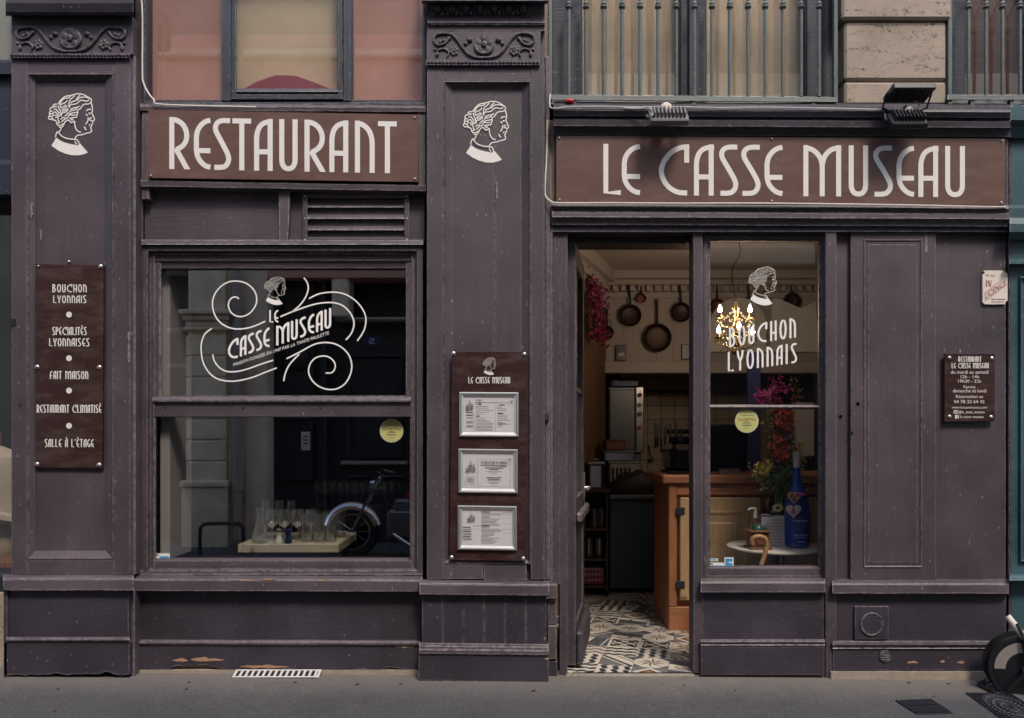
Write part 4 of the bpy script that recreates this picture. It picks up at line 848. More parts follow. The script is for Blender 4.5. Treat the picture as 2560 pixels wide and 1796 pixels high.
# menu board on the centre pilaster with three frames
s4 = thing('menu_board', 'dark brown acrylic menu board with emblem and three framed menus, on the centre pilaster', 'menu board', P(1221, 1402, -.06))
MB().prism([(1130, 880), (1318, 881), (1314, 1403), (1124, 1400)], -.072, -.058).build('board', 'plaque_brown', s4)
q = MB(); emblem(q, 1207, 894, 1240, 938, PM(-.0735)); q.build('emblem', 'letter_white', s4)
q = MB(); deco(q, 'LE CASSE MUSEAU', 1171, 1275, 943, 959, PM(-.0735), .13, 0, .12); q.build('text_line', 'letter_white', s4)
for x, y in ((1134, 884), (1311, 886), (1129, 1394), (1308, 1397)): screw(s4, x, y, -.072, .012)
def menu_frame(label, x0, y0, x1, y1, rot, kind):
    t = thing('framed_menu', label, 'picture frame', P((x0+x1)/2, y1, -.08), 'framed menus on the menu board')
    def Mr(y):
        def f(a, b):
            cx, cy = (x0+x1)/2, (y0+y1)/2; return P(cx+(a-cx)-(b-cy)*rot*-1.0*0, b+(a-cx)*rot, y)
        return f
    cs = [(0, -.072), (0, -.083), (3, -.090), (6, -.088), (9, -.082), (11, -.078), (11, -.075)]
    q = MB(); L = []
    for d, y in cs: L.append([Mr(y)(x0+d, y0+d), Mr(y)(x1-d, y0+d), Mr(y)(x1-d, y1-d), Mr(y)(x0+d, y1-d)])
    q.add([p for l in L for p in l], [(4*i+k, 4*i+(k+1) % 4, 4*i+4+(k+1) % 4, 4*i+4+k) for i in range(len(cs)-1) for k in range(4)])
    q.build('frame', 'aluminium', t)
    m = Mr(-.0765); q = MB(); q.flat([(x0+10, y0+10), (x1-10, y0+10), (x1-10, y1-10), (x0+10, y1-10)], 0, 0, m); q.build('sheet', 'paper', t)
    m = Mr(-.0772); q = MB(); u = lambda a: x0+a*(x1-x0); v = lambda b: y0+b*(y1-y0)
    def bar(a0, a1, b, h=.9): q.flat([(u(a0), v(b)-h/2), (u(a1), v(b)-h/2), (u(a1), v(b)+h/2), (u(a0), v(b)+h/2)], 0, 0, m)
    def dec(s, a0, a1, b0, b1, sl=0): deco(q, s, u(a0), u(a1), v(b0), v(b1), m, .16, sl, .14)
    if kind == 0:
        emblem(q, u(.155), v(.17), u(.20), v(.25), m, 0, False); dec('LE', .115, .135, .285, .325, -.15); dec('CASSE', .14, .235, .265, .32, -.15); dec('MUSEAU', .115, .235, .33, .40, -.15)
        dec('LA CARTE', .28, .385, .168, .208); bar(.28, .90, .235); dec('LES', .28, .31, .26, .29); bar(.32, .375, .275, 3); dec('LES', .645, .675, .27, .30); bar(.685, .77, .285, 3)
        rows = [.32, .36, .405, .45, .495, .58, .625, .66, .70, .735, .77, .80, .83, .86]
        for b in rows: bar(.28, .28+random.uniform(.12, .3), b); bar(.60, .615, b)
        for b in (.33, .37, .41, .51, .55, .59, .63, .68, .70, .72, .74, .78): bar(.645, .645+random.uniform(.08, .22), b)
        bar(.28, .345, .54, 3); bar(.645, .745, .475, 3)
        for b in (.46, .52): bar(.115, .235, b, 3)
        for b in (.57, .60, .66, .68, .70, .75, .77, .79): bar(.12, .23, b)
        q.ribbon([(u(.255), v(.48)), (u(.255), v(.88))], .7, m)
    elif kind == 1:
        emblem(q, u(.18), v(.26), u(.235), v(.35), m, 0, False); dec('LE', .13, .15, .43, .46, -.15); dec('CASSE', .165, .28, .37, .45, -.15); dec('MUSEAU', .13, .285, .46, .535, -.15)
        q.ribbon([(u(.33), v(.23)), (u(.88), v(.235)), (u(.875), v(.855)), (u(.325), v(.845))], .8, m, closed=True)
        dec('LA SUGGESTION', .385, .62, .275, .335); dec('DU', .64, .68, .28, .34); dec('MOMENT', .70, .83, .28, .34); bar(.38, .83, .375)
        for b, a, c, h in ((.43,.45,.75,2.2),(.465,.52,.68,2.2),(.505,.475,.735,.8),(.54,.52,.68,.8),(.575,.59,.61,2),(.65,.47,.73,2.2),(.685,.5,.7,2.2),(.715,.49,.72,1),(.755,.49,.7,.8),(.785,.53,.67,.8),(.825,.59,.61,2)): bar(a, c, b, h)
        q.ribbon([(u(.125), v(.625)), (u(.275), v(.63)), (u(.275), v(.81)), (u(.125), v(.80))], 1.0, m, closed=True)
        for b in (.66, .685, .71, .735, .765): bar(.15, .25, b, 1)
    else:
        emblem(q, u(.21), v(.16), u(.25), v(.23), m, 0, False); dec('LE', .17, .19, .265, .30, -.15); dec('CASSE', .195, .29, .235, .295, -.15); dec('MUSEAU', .17, .29, .30, .365, -.15)
        for b in (.14, .43+.015): bar(.40, .54, b, 2.6)
        for i in range(24): bar(.40, .40+random.uniform(.14, .36), .175+i*.029, .9)
        for i in range(5):
            x = .77+i*.03; bar(x, x+.012, .15, 3.2)
            for b in (.2, .27, .4, .52, .61): bar(x, x+.012, b, 1.2)
        for b in (.49, .585, .70): bar(.085, .22, b, 2.8)
        for b in (.53, .55, .625, .645, .665, .735, .755, .775): bar(.085, .24, b, .9)
        for i in range(4): bar(.27+i*.03, .28+i*.03, .46, 3.4); bar(.27+i*.03, .28+i*.03, .53, 1.2)
    if kind < 2:
        cx, cy = (.885, .21) if kind == 0 else (.865, .24); rr = 4
        q.ribbon([(u(cx)+rr*math.cos(a*.393), v(cy)+rr*math.sin(a*.393)) for a in range(16)], .7, m, closed=True); q.flat([(u(cx)-1.5, v(cy)-1.5), (u(cx)+1.5, v(cy)-2), (u(cx)+1.5, v(cy)+1.5), (u(cx)-1, v(cy)+1.5)], 0, 0, m)
    q.build('print', 'print_grey', t)
menu_frame('silver snap frame holding the main menu LA CARTE, topmost of three', 1148, 981, 1296, 1092, .006, 0)
menu_frame('silver snap frame holding the LA SUGGESTION DU MOMENT sheet, middle of three', 1146, 1123, 1294, 1233, .012, 1)
menu_frame('silver snap frame holding the price-column wine list, lowest of three', 1144, 1265, 1292, 1376, .016, 2)
# hours plaque
s5 = thing('hours_plaque', 'small dark brown plaque with opening hours on the right-hand panel', 'plaque', P(2424, 1054, .02))
MB().pbox(2362, 885, 2487, 1054, .015, .03, .001).build('plaque_board', 'plaque_brown', s5)
m5 = PM(.0135); hx = lambda a: 2320+a*.1365; hy = lambda b: 860+b*.1365
q = MB(); deco(q, 'RESTAURANT', hx(558), hx(972), hy(232), hy(330), m5, .14, 0, .13); deco(q, 'LE CASSE MUSEAU', hx(430), hx(1100), hy(350), hy(450), m5, .14, 0, .13); q.build('text_line', 'letter_white', s5)
q = MB()
for s, a, b, c, d in (('du mardi au samedi',418,1108,485,548),('12h - 14h',600,935,573,630),('19h30 - 22h',552,972,655,712),('Fermé',655,868,762,815),('dimanche et lundi',455,1068,828,890),
                      ('Réservation au',512,1005,935,992),('04 78 32 64 42',478,1035,1030,1088),('www.lecassemuseau.com',438,1082,1140,1185),('@le_casse_museau.',555,1045,1220,1272),('le casse museau',585,1018,1308,1360)):
    btext(q, s, hx(a), hx(b), hy(c), hy(d), m5)
q.build('text_line', 'letter_white', s5)
q = MB(); q.ribbon([(hx(a), hy(b)) for a, b in ((480,1220),(535,1220),(540,1225),(540,1270),(535,1275),(480,1275),(474,1270),(474,1225))], 1.5, m5, closed=True); q.ribbon([(hx(507)+1.9*math.cos(a*.52), hy(1247)+1.9*math.sin(a*.52)) for a in range(12)], 1.1, m5, closed=True); q.build('camera_icon', 'letter_white', s5)
q = MB(); q.flat([(hx(495), hy(1305)), (hx(562), hy(1305)), (hx(562), hy(1368)), (hx(495), hy(1368))], 0, 0, m5); q.build('square_icon', 'letter_white', s5)
q = MB(); btext(q, 'f', hx(527), hx(550), hy(1312), hy(1366), PM(.0125)); q.build('icon_letter', 'plaque_brown', s5)
for x, y in ((2373, 895), (2479, 896), (2373, 1042), (2477, 1043)): screw(s5, x, y, .015, .011)
# licence plaque
s6 = thing('licence_plate', 'weathered cream enamel plate reading IV LICENCE in red at the right edge', 'plate', P(2488, 761, .03))
lx = lambda a: 2440+a*.0745; ly = lambda b: 660+b*.0745
MB().prism([(lx(a), ly(b)) for a, b in ((240,235),(310,225),(640,222),(900,225),(985,270),(1060,330),(1062,700),(1060,1230),(985,1290),(985,1355),(640,1360),(290,1355),(225,1285),(222,700),(225,350),(310,305))], .032, .044).build('enamel_plate', 'licence_cream', s6)
m6 = PM(.0305); q = MB()
btext(q, 'LICENCE', lx(310), lx(1005), ly(1000), ly(1190), m6, -.69); btext(q, '69', lx(330), lx(440), ly(345), ly(410), m6)
q.ribbon([(lx(255), ly(1015)), (lx(1055), ly(390))], .9, m6); q.ribbon([(lx(290), ly(1260)), (lx(1060), ly(665))], .9, m6)
for (a, b) in ((335,380),(500,528)): pass
q.ribbon([(lx(360), ly(560)), (lx(360), ly(750))], 2.6, m6); q.ribbon([(lx(335), ly(563)), (lx(388), ly(563))], .8, m6); q.ribbon([(lx(335), ly(748)), (lx(388), ly(748))], .8, m6)
q.ribbon([(lx(425), ly(562)), (lx(478), ly(750))], 2.6, m6); q.ribbon([(lx(525), ly(562)), (lx(482), ly(750))], 1.0, m6); q.ribbon([(lx(400), ly(563)), (lx(450), ly(563))], .8, m6); q.ribbon([(lx(500), ly(563)), (lx(550), ly(563))], .8, m6)
q.build('red_lettering', 'licence_red', s6)
q = MB()
for a, b, c in ((490,630,400),(520,675,1185),(710,985,1190),(535,640,1275),(680,820,1275),(860,940,1275)): q.ribbon([(lx(a), ly(c)), (lx(b), ly(c))], 1.4, m6)
q.build('fine_print', 'print_grey', s6)
# ============================================================ vinyl on pilasters and glass
q = MB(); emblem(q, 121, 234, 237, 389, PM(-.0275)); q.build('painted_emblem', 'painted_white', label='white line emblem of a head in profile on the left pilaster', cat='emblem')
q = MB(); emblem(q, 1158, 253, 1272, 407, PM(-.031)); q.build('painted_emblem', 'painted_white', label='white line emblem of a head in profile on the centre pilaster', cat='emblem')
wx6 = lambda a: 380+a*.2875; wy6 = lambda b: 660+b*.2875
dc = thing('window_lettering', 'white vinyl LE CASSE MUSEAU lettering with swirling scrolls on the bay window', 'window lettering', P(705, 985, .09))
yg = .0955; mg = PM(yg)
q = MB(); emblem(q, 661, 692, 715, 763, mg); q.build('emblem', 'vinyl_white', dc)
q = MB(); deco(q, 'LE', wx6(1022), wx6(1098), wy6(402), wy6(510), mg, .13); q.build('word', 'vinyl_white', dc)
q = MB(); deco(q, 'CASSE', wx6(662), wx6(1022), wy6(672), wy6(842), mg, .115, -.335, .10); q.build('word', 'vinyl_white', dc)
q = MB(); deco(q, 'MUSEAU', wx6(1082), wx6(1557), wy6(542), wy6(712), mg, .115, -.335, .12); q.build('word', 'vinyl_white', dc)
q = MB(); btext(q, 'MAISON FONDÉE EN 1947 PAR LA TANTE PAULETTE', wx6(708), wx6(1540), wy6(864), wy6(893), mg, -.336); q.build('motto', 'vinyl_white', dc)
for pts in (_n(755,305,735,290,700,293,672,325,665,370,690,425,740,455,800,455,860,420,905,350,908,280,880,220,820,170,740,150,660,160,585,210,535,290,528,380,560,470,620,530,700,562,790,565,880,545,985,500),
            _n(520,562,460,610,430,690,430,780,450,870,500,950,570,1000,660,1020,760,1015,880,985,980,945,1085,905), _n(528,788,545,850,590,905,650,935,730,937,830,915,940,875,1055,838),
            _n(1320,120,1350,165,1358,220,1335,290,1290,355,1225,412), _n(1115,460,1250,405,1400,355,1500,338,1590,340,1660,365,1715,415,1750,480,1755,540,1730,610,1685,662),
            _n(1365,302,1450,262,1550,247,1640,253,1720,285,1790,340,1840,410,1860,480,1850,560,1820,620,1785,670),
            _n(1170,825,1280,770,1400,705,1490,685,1580,693,1660,735,1715,800,1737,880,1725,960,1680,1040,1610,1085,1530,1092,1450,1065,1390,1010,1362,940,1375,870,1420,820,1480,802,1540,812,1585,855,1592,905,1565,945,1510,950),
            _n(1145,1020,1160,950,1200,870,1280,785)):
    q = MB(); q.ribbon([(wx6(a), wy6(b)) for a, b in catmull(pts, 5)], 3.5, mg); q.build('scroll_line', 'vinyl_white', dc)
zx = lambda a: 1740+a*.2794; zy = lambda b: 560+b*.2794
dd = thing('window_lettering', 'white vinyl BOUCHON LYONNAIS lettering under an emblem on the narrow window', 'window lettering', P(1905, 800, .08)); md = PM(.0855)
q = MB(); emblem(q, 1871, 667, 1942, 764, md); q.build('emblem', 'vinyl_white', dd)
q = MB(); deco(q, 'BOUCHON', zx(297), zx(892), zy(928), zy(1106), md, .1, -.15, .2); q.build('word', 'vinyl_white', dd)
q = MB(); deco(q, 'LYONNAIS', zx(286), zx(902), zy(1148), zy(1326), md, .1, -.135, .2); q.build('word', 'vinyl_white', dd)
for cx, cy, yy, lb in ((979, 1077, .0955, 'round yellow guide sticker in the corner of the bay window'), (1867, 1053, .0855, 'round yellow guide sticker on the narrow window beside the door')):
    t = thing('round_sticker', lb, 'sticker', P(cx, cy+30, yy), 'guide stickers on the glass')
    MB().flat([(cx+29.5*math.cos(a*.157), cy+29.5*math.sin(a*.157)) for a in range(40)], yy+.0005).build('rim', 'sticker_rim', t)
    MB().flat([(cx+27*math.cos(a*.157), cy+27*math.sin(a*.157)) for a in range(40)], yy-.0004).build('disc', 'sticker_yellow', t)
    q = MB(); btext(q, 'Gault&Millau', cx-22, cx+22, cy-8, cy-1, PM(yy-.001)); q.build('red_print', 'sticker_red', t)
    q = MB()
    for a, b, c, h in ((-15,16,-14,1.2),(-7,7,2,1.3),(-11,10,5,1.5),(-12,12,10.5,2)): q.ribbon([(cx+a, cy+c), (cx+b, cy+c)], h, PM(yy-.001))
    btext(q, '€ 37', cx-5, cx+5, cy+16, cy+20, PM(yy-.001)); q.build('fine_print', 'print_grey', t)
def lab(x0, y0, x1, y1, yy, mt, lb, blue=None):
    t = thing('small_sticker', lb, 'sticker', P((x0+x1)/2, y1, yy))
    MB().pbox(x0, y0, x1, y1, yy, yy+.0008, 0).build('backing', mt, t)
    for (a, b, c, d, mm) in (blue or ()): MB().pbox(a, b, c, d, yy-.001, yy-.0002, 0).build('print', mm, t)
lab(385, 1384, 424, 1397, .0955, 'sticker_white', 'white and pale blue glazing label low in the corner of the bay window', [(387, 1386, 396, 1389, 'print_dark'), (399, 1391, 422, 1396, 'sticker_blue')])
lab(1773, 1407, 1810, 1417, .0855, 'sticker_white', 'white strip glazing label low on the narrow window', [(1775, 1409, 1783, 1412, 'print_dark'), (1776, 1414, 1806, 1416.5, 'sticker_blue')])
lab(1773, 1397, 1795, 1403, .0855, 'sticker_white', 'tiny white label just above the glazing label', [(1776, 1398.5, 1792, 1401, 'sticker_blue')])
lab(1811, 1394, 1834, 1418, .0855, 'sticker_white', 'blue and white square card sticker low on the narrow window', [(1813.5, 1396.5, 1831.5, 1404, 'sticker_blue'), (1813.5, 1408, 1831.5, 1415.5, 'sticker_blue'), (1813.5, 1404.2, 1822, 1407.8, 'sticker_blue')])
# ============================================================ lamps, cables, grilles
def flood(label, x0, x1, y0, y1, yw, up, mt, ball, ballmt):
    t = thing('floodlight', label, 'floodlight', P((x0+x1)/2, y1, yw), 'floodlights over the fascia')
    a = P(x0, y0, -.19); b = P(x1, y1, -.19); w_ = (b.x-a.x); h = a.z-b.z; cx = (a.x+b.x)/2; cz = (a.z+b.z)/2
    # tilted flat housing: face turned down (or up) towards the wall
    tilt = math.radians(50 if not up else -12); R = Matrix.Rotation(tilt, 4, 'X'); O = Matrix.Translation((cx, -.19, cz))
    def put(q, nm, mm, sm=False):
        q.v = [tuple(O @ (R @ Vector(v))) for v in q.v]; return q.build(nm, mm, t, smooth=sm)
    d = .11 if not up else .13
    sgn = 1 if not up else -1
    hs = put(MB().box(-w_/2, w_/2, -d/2, d/2, -.018, .018, .006), 'housing', mt)
    put(MB().box(-w_/2+.012, w_/2-.012, -d/2+.012, d/2-.012, -sgn*.0185, -sgn*.021, .001), 'lens', 'lamp_glass')
    for i in range(9):
        x = -w_/2+.022+i*(w_-.044)/8; put(MB().box(x-.004, x+.004, -d/2+.02, d/2-.015, sgn*.017, sgn*(.047 if not up else .026), .002), 'fin', mt)
    q = MB(); c = Vector((cx, -.19, cz))
    q.tube([c+Vector((-w_/2-.006, 0, 0)), c+Vector((-w_/2-.006, .05, .03 if not up else -.06)), c+Vector((-.03, .08, .035 if not up else -.09)), c+Vector((.03, .08, .035 if not up else -.09)), c+Vector((w_/2+.006, .05, .03 if not up else -.06)), c+Vector((w_/2+.006, 0, 0))], .006, 6)
    q.build('bracket', mt, t)
    if ball:
        q = MB(); c2 = P(ball[0], ball[1], -.125); q.lathe([(0, -.055), (.02, -.053), (.034, -.03), (.036, .0), (.036, .04)], c2, 'y', 16); q.build('junction_box', ballmt, t, smooth=True)
flood('grey finned floodlight pointing down over the letters LE CASSE', 1623, 1719, 283, 306, -.1, False, 'lamp_grey', (1663, 277), 'box_cream')
flood('black floodlight pointing down over the letters MUSEAU', 2222, 2312, 292, 314, -.1, False, 'lamp_black', (2261, 284), 'aluminium')
flood('black floodlight tilted up against the stone pier', 2220, 2326, 226, 240, -.05, True, 'lamp_black', None, None)
def cable(nm, pts, r, mt, lb): return MB().tube(catmull([tuple(P(*p)) for p in pts], 4), r, 6).build(nm, mt, smooth=True, label=lb, cat='cable')
cable('cable', [(1376,236,-.05),(1374,262,-.09),(1384,272,-.125),(1420,268,-.13),(1500,267,-.13),(1600,269,-.13),(1640,268,-.13),(1700,268,-.13),(1800,270,-.13),(1900,269,-.13),(2030,271,-.13),(2100,272,-.13),(2230,276,-.13)], .0042, 'cable_grey', 'thin grey cable clipped along the top of the cornice')
cable('cable', [(1560,271,-.13),(1600,272,-.14),(1622,269,-.17),(1632,280,-.2),(1630,290,-.24)], .004, 'cable_grey', 'short grey cable looping to the grey floodlight')
cable('cable', [(2212,285,-.14),(2216,298,-.16),(2226,300,-.19),(2240,285,-.17),(2262,276,-.19),(2290,285,-.2),(2298,262,-.16),(2284,252,-.16)], .004, 'cable_grey', 'curly cable between the two black floodlights')
cable('cable', [(1368,300,-.03),(1366,400,-.03),(1362,470,-.045),(1364,490,-.05),(1376,503,-.062),(1400,508,-.066),(1520,508,-.066),(1700,509,-.066),(1900,509,-.066),(2100,511,-.066),(2300,514,-.066),(2440,517,-.066),(2515,518,-.06)], .0045, 'cable_white', 'thin cream cable running along under the wide fascia sign')
cable('cable', [(340,-20,-.03),(355,10,-.04),(356,180,-.02),(358,205,-.02),(368,228,-.02),(385,250,-.03),(410,262,-.03),(640,268,-.03)], .0045, 'cable_white', 'painted cable curving round the corner of the upper left window')
MB().ball(P(1424, 255, -.04), .026, (1, 1, .55), 12, 8).build('alarm_dome', 'red', smooth=True, label='small red dome at the left end of the cornice', cat='beacon')
def grille(label, xs, ends, x0, x1):
    t = thing('window_grille', label, 'window grille', P((x0+x1)/2, 262, -.02), 'iron window grilles'); y = -.02; k = (CD+y)/F
    for x in xs:
        q = MB(); z0 = P(x, 242, y); zk = P(x, 14, y); q.tube([z0, zk], .0095, 8)
        q.lathe([(.009, 0), (.017, .006), (.019, .014), (.012, .022), (.016, .03), (.012, .036), (.010, .042)], P(x, 24, y), 'z', 10)
        q.build('bar', 'grille_green', t, smooth=True)
    for i in range(len(xs)-1):                       # pointed arches springing from the knobs
        q = MB(); d = xs[i+1]-xs[i]
        for s in (0, 1):
            xa, xb = (xs[i], xs[i]+d*.98) if s == 0 else (xs[i+1], xs[i+1]-d*.98)
            q.tube([P(xa+(xb-xa)*u, 12-v, y+(.004 if s else -.004)) for u, v in ((0, 0), (.06, 22), (.2, 45), (.42, 66), (.7, 82), (1, 92))], .0062, 6)
        q.build('arch', 'grille_green', t, smooth=True)
    for x in ends: MB().pbox(x-5, -150, x+5, 262, y-.01, y+.02, .003).build('post', 'grille_green', t)
    MB().hrun(x0-4, x1, [(236, y+.03), (238, y-.015), (249, y-.018), (251, y+.03)], dy=6 if x1 < 2200 else 1).build('bottom_rail', 'grille_green', t)
    for i in range(3):
        x = x0+60+i*(x1-x0-120)/2; MB().pbox(x-5, 248, x+5, 266, y-.012, y+.02, .002).build('foot', 'grille_green', t)
grille('green iron grille across the wide upper window over the door', [1422,1465,1509,1555,1600,1645,1691,1736,1780,1824,1870,1913,1957,2003,2048], (1376, 2090), 1376, 2094)
grille('green iron grille across the upper window at the right edge', [2421,2465,2506,2550,2594,2638], (2376, 2682), 2372, 2690)
# ============================================================ on the pavement
def gquad(pts, z0=.002): return [(G(a, b).x, G(a, b).y, G(a, b).z+z0) for a, b in pts]
t = thing('vent_grate', 'white slotted ventilation grate lying in the pavement under the bay window', 'grate', G(690, 1702))
a, b = G(580, 1701), G(797, 1701); x0, x1, y0, y1 = a.x, b.x, a.y+.0, a.y+.075
z = gz((x0+x1)/2)
for i in range(2): MB().box(x0, x1, y0+i*.066, y0+.009+i*.066, z, z+.007, .001).build('rail', 'grate_white', t)
nb_ = 15; st = (x1-x0)/nb_
for i in range(nb_+1):
    xx = min(x0+i*st, x1-.014); MB().box(xx, xx+st*.42 if i < nb_ else x1, y0+.009, y0+.066, z, z+.0065, .001).build('bar', 'grate_white', t)
MB().box(x0+.005, x1-.005, y0+.002, y1-.002, z-.004, z+.0015, 0).build('slot_floor', 'black', t)
t.rotation_euler = (.27, 0, 0)
def plate_base(nm, pts, mt, par, z0, th):
    q = MB(); v = gquad(pts, z0); q.add(v+[(p[0], p[1], p[2]-th) for p in v], [(0,1,2,3),(7,6,5,4),(0,4,5,1),(1,5,6,2),(2,6,7,3),(3,7,4,0)]); return q.build(nm, mt, par)
t = thing('drain_cover', 'small square cast-iron drain cover with a ribbed tread in the pavement', 'drain cover', G(2310, 1762))
C4 = [(2237,1746),(2327,1741),(2383,1777),(2292,1780)]; plate_base('plate', C4, 'cast_iron', t, .004, .03)
A, B, C_, D = [Vector(v) for v in gquad(C4, .004)]
def bil(u, v): return A*(1-u)*(1-v)+B*u*(1-v)+C_*u*v+D*(1-u)*v
for i in range(15):
    u0, u1 = (i+.15)/15, (i+.62)/15; q = MB()
    for (v0, v1) in ((.04, .46), (.52, .96)): 
        s = [bil(u0, v0), bil(u1, v0), bil(u1, v1), bil(u0, v1)]; tpp = [p+Vector((0, 0, .006)) for p in s]
        q.add(s+tpp, [(4,5,6,7),(0,1,5,4),(1,2,6,5),(2,3,7,6),(3,0,4,7)])
    q.build('rib', 'cast_iron', t)
t = thing('manhole_cover', 'large square cast-iron manhole cover with concentric rings at the right edge', 'manhole cover', G(2550, 1760))
a = G(2412, 1725); cc = G(2548, 1762); sx_ = 2*(cc.x-a.x)
sk = (G(2507, 1793).x-a.x)/(G(2507, 1793).y-a.y); dp = (cc.y-a.y)*2
W_ = sx_*.84
Q = [Vector((a.x, a.y, gz(a.x)+.004)), Vector((a.x+W_, a.y, gz(a.x+W_)+.004)), Vector((a.x+W_+sk*dp, a.y+dp, gz(a.x+W_)+.004)), Vector((a.x+sk*dp, a.y+dp, gz(a.x)+.004))]
MB().add(Q+[p-Vector((0, 0, .03)) for p in Q], [(0,1,2,3),(7,6,5,4),(0,4,5,1),(1,5,6,2),(2,6,7,3),(3,7,4,0)]).build('plate', 'cast_iron', t)
ctr = (Q[0]+Q[1]+Q[2]+Q[3])/4; ex = (Q[1]-Q[0])/2; ey = (Q[3]-Q[0])/2
def mc(u, v, z=0): return ctr+ex*u+ey*v+Vector((0, 0, z))
for r, w_ in ((.82, .035), (.66, .03), (.36, .03), (.16, .04)):
    q = MB(); n = 40
    for i in range(n):
        a_ = 2*math.pi*i/n
        for rr, zz in ((r-w_, 0), (r-w_*.7, .008), (r+w_*.7, .008), (r+w_, 0)): q.v.append(tuple(mc(rr*math.cos(a_), rr*math.sin(a_), zz)))
    for i in range(n):
        for k_ in range(3): q.f.append([4*i+k_, 4*((i+1) % n)+k_, 4*((i+1) % n)+k_+1, 4*i+k_+1]); q.m.append(0)
    q.build('ring', 'cast_iron', t, smooth=True)
for i in range(14):
    u = -.93+i*.143; q = MB()
    for s in (-1, 1):
        lim = math.sqrt(max(0, .86**2-u*u)) if abs(u) < .86 else 0
        if lim > .9: continue
        p = [mc(u-.02, s*(lim+.03)), mc(u+.02, s*(lim+.03)), mc(u+.02, s*.95), mc(u-.02, s*.95)]; tp = [v+Vector((0, 0, .007)) for v in p]
        q.add(p+tp, [(4,5,6,7),(0,1,5,4),(1,2,6,5),(2,3,7,6),(3,0,4,7)])
    q.build('rib', 'cast_iron', t)
q = MB()
for rr, n in ((.51, 26), (.74, 34), (.26, 14)):
    for i in range(n):
        a_ = 2*math.pi*i/n; p = mc(rr*math.cos(a_), rr*math.sin(a_)); q.box(p.x-.009, p.x+.009, p.y-.006, p.y+.006, p.z, p.z+.006, .002)
q.build('stud', 'cast_iron', t)['kind'] = 'stuff'
# cable reel
cr = thing('cable_reel', 'black cable reel with white-labelled drum on a tubular stand at the right edge', 'cable reel', G(2552, 1732))
c = P(2556, 1668, -.21); rr = .175
axv = Vector((-.32, -.95, 0)).normalized(); sd_ = Vector((axv.y, -axv.x, 0))*-1
def dr(u, v, w_): return c+sd_*u+Vector((0, 0, v))+axv*w_
def disc(r, w0, w1, nm, mt, r0=0.0, a0=0, a1=2*math.pi, n=36):
    q = MB(); full = abs(a1-a0-2*math.pi) < .01
    for i in range(n+(0 if full else 1)):
        a_ = a0+(a1-a0)*i/n
        for R_, W in ((r0, w0), (r, w0), (r, w1), (r0, w1)): q.v.append(tuple(dr(R_*math.cos(a_), R_*math.sin(a_), W)))
    m_ = n if full else n+1
    for i in range(n):
        j = (i+1) % m_
        for k_ in range(4): q.f.append([4*i+k_, 4*i+(k_+1) % 4, 4*j+(k_+1) % 4, 4*j+k_]); q.m.append(0)
    return q.build(nm, mt, cr, smooth=True)
disc(rr*.98, .045, .055, 'front_flange', 'black_gloss', .0); disc(rr, -.075, -.065, 'rear_flange', 'black', .0); disc(rr*.55, -.07, .05, 'drum', 'black_matt', .0)
for i in range(7): disc(rr*(.86-.01*(i % 2)), -.06+i*.014, -.048+i*.014, 'cable_winding', 'black_matt', rr*.55)
disc(rr*.82, .056, .0575, 'label', 'label_grey', rr*.52, math.radians(98), math.radians(182), 14); disc(rr*.96, .055, .058, 'flange_rim', 'black', rr*.90)
q = MB(); q.tube([dr(0, 0, .05), dr(0, 0, .085)], .016, 10); q.build('hub', 'steel', cr)
gz_ = gz(2.6)+.013
q = MB(); q.tube([dr(.16, -.16, .09), dr(0, 0, .09), dr(-.135, -.17, .09)], .0115, 8); q.build('front_leg', 'black_gloss', cr, smooth=True)
fa = dr(-.135, 0, .09); fb = dr(-.20, 0, -.02); fc = dr(-.14, 0, -.12)
q = MB(); q.tube([Vector((fa.x, fa.y, c.z-.165)), Vector((fa.x-.02, fa.y-.005, gz_)), Vector((fb.x, fb.y, gz_)), Vector((fc.x, fc.y, gz_)), Vector((fc.x+.25, fc.y+.05, gz_))], .0115, 8); q.build('ground_loop', 'black', cr, smooth=True)
q = MB(); q.tube([dr(0, 0, .085), dr(.0, .14, .085), dr(-.035, .24, .05)], .010, 8); q.build('handle_bar', 'black', cr)
q = MB(); q.tube([dr(.0, .165, .06), dr(-.075, .27, .02)], .017, 10); q.build('hand_grip', 'box_cream', cr, smooth=True)
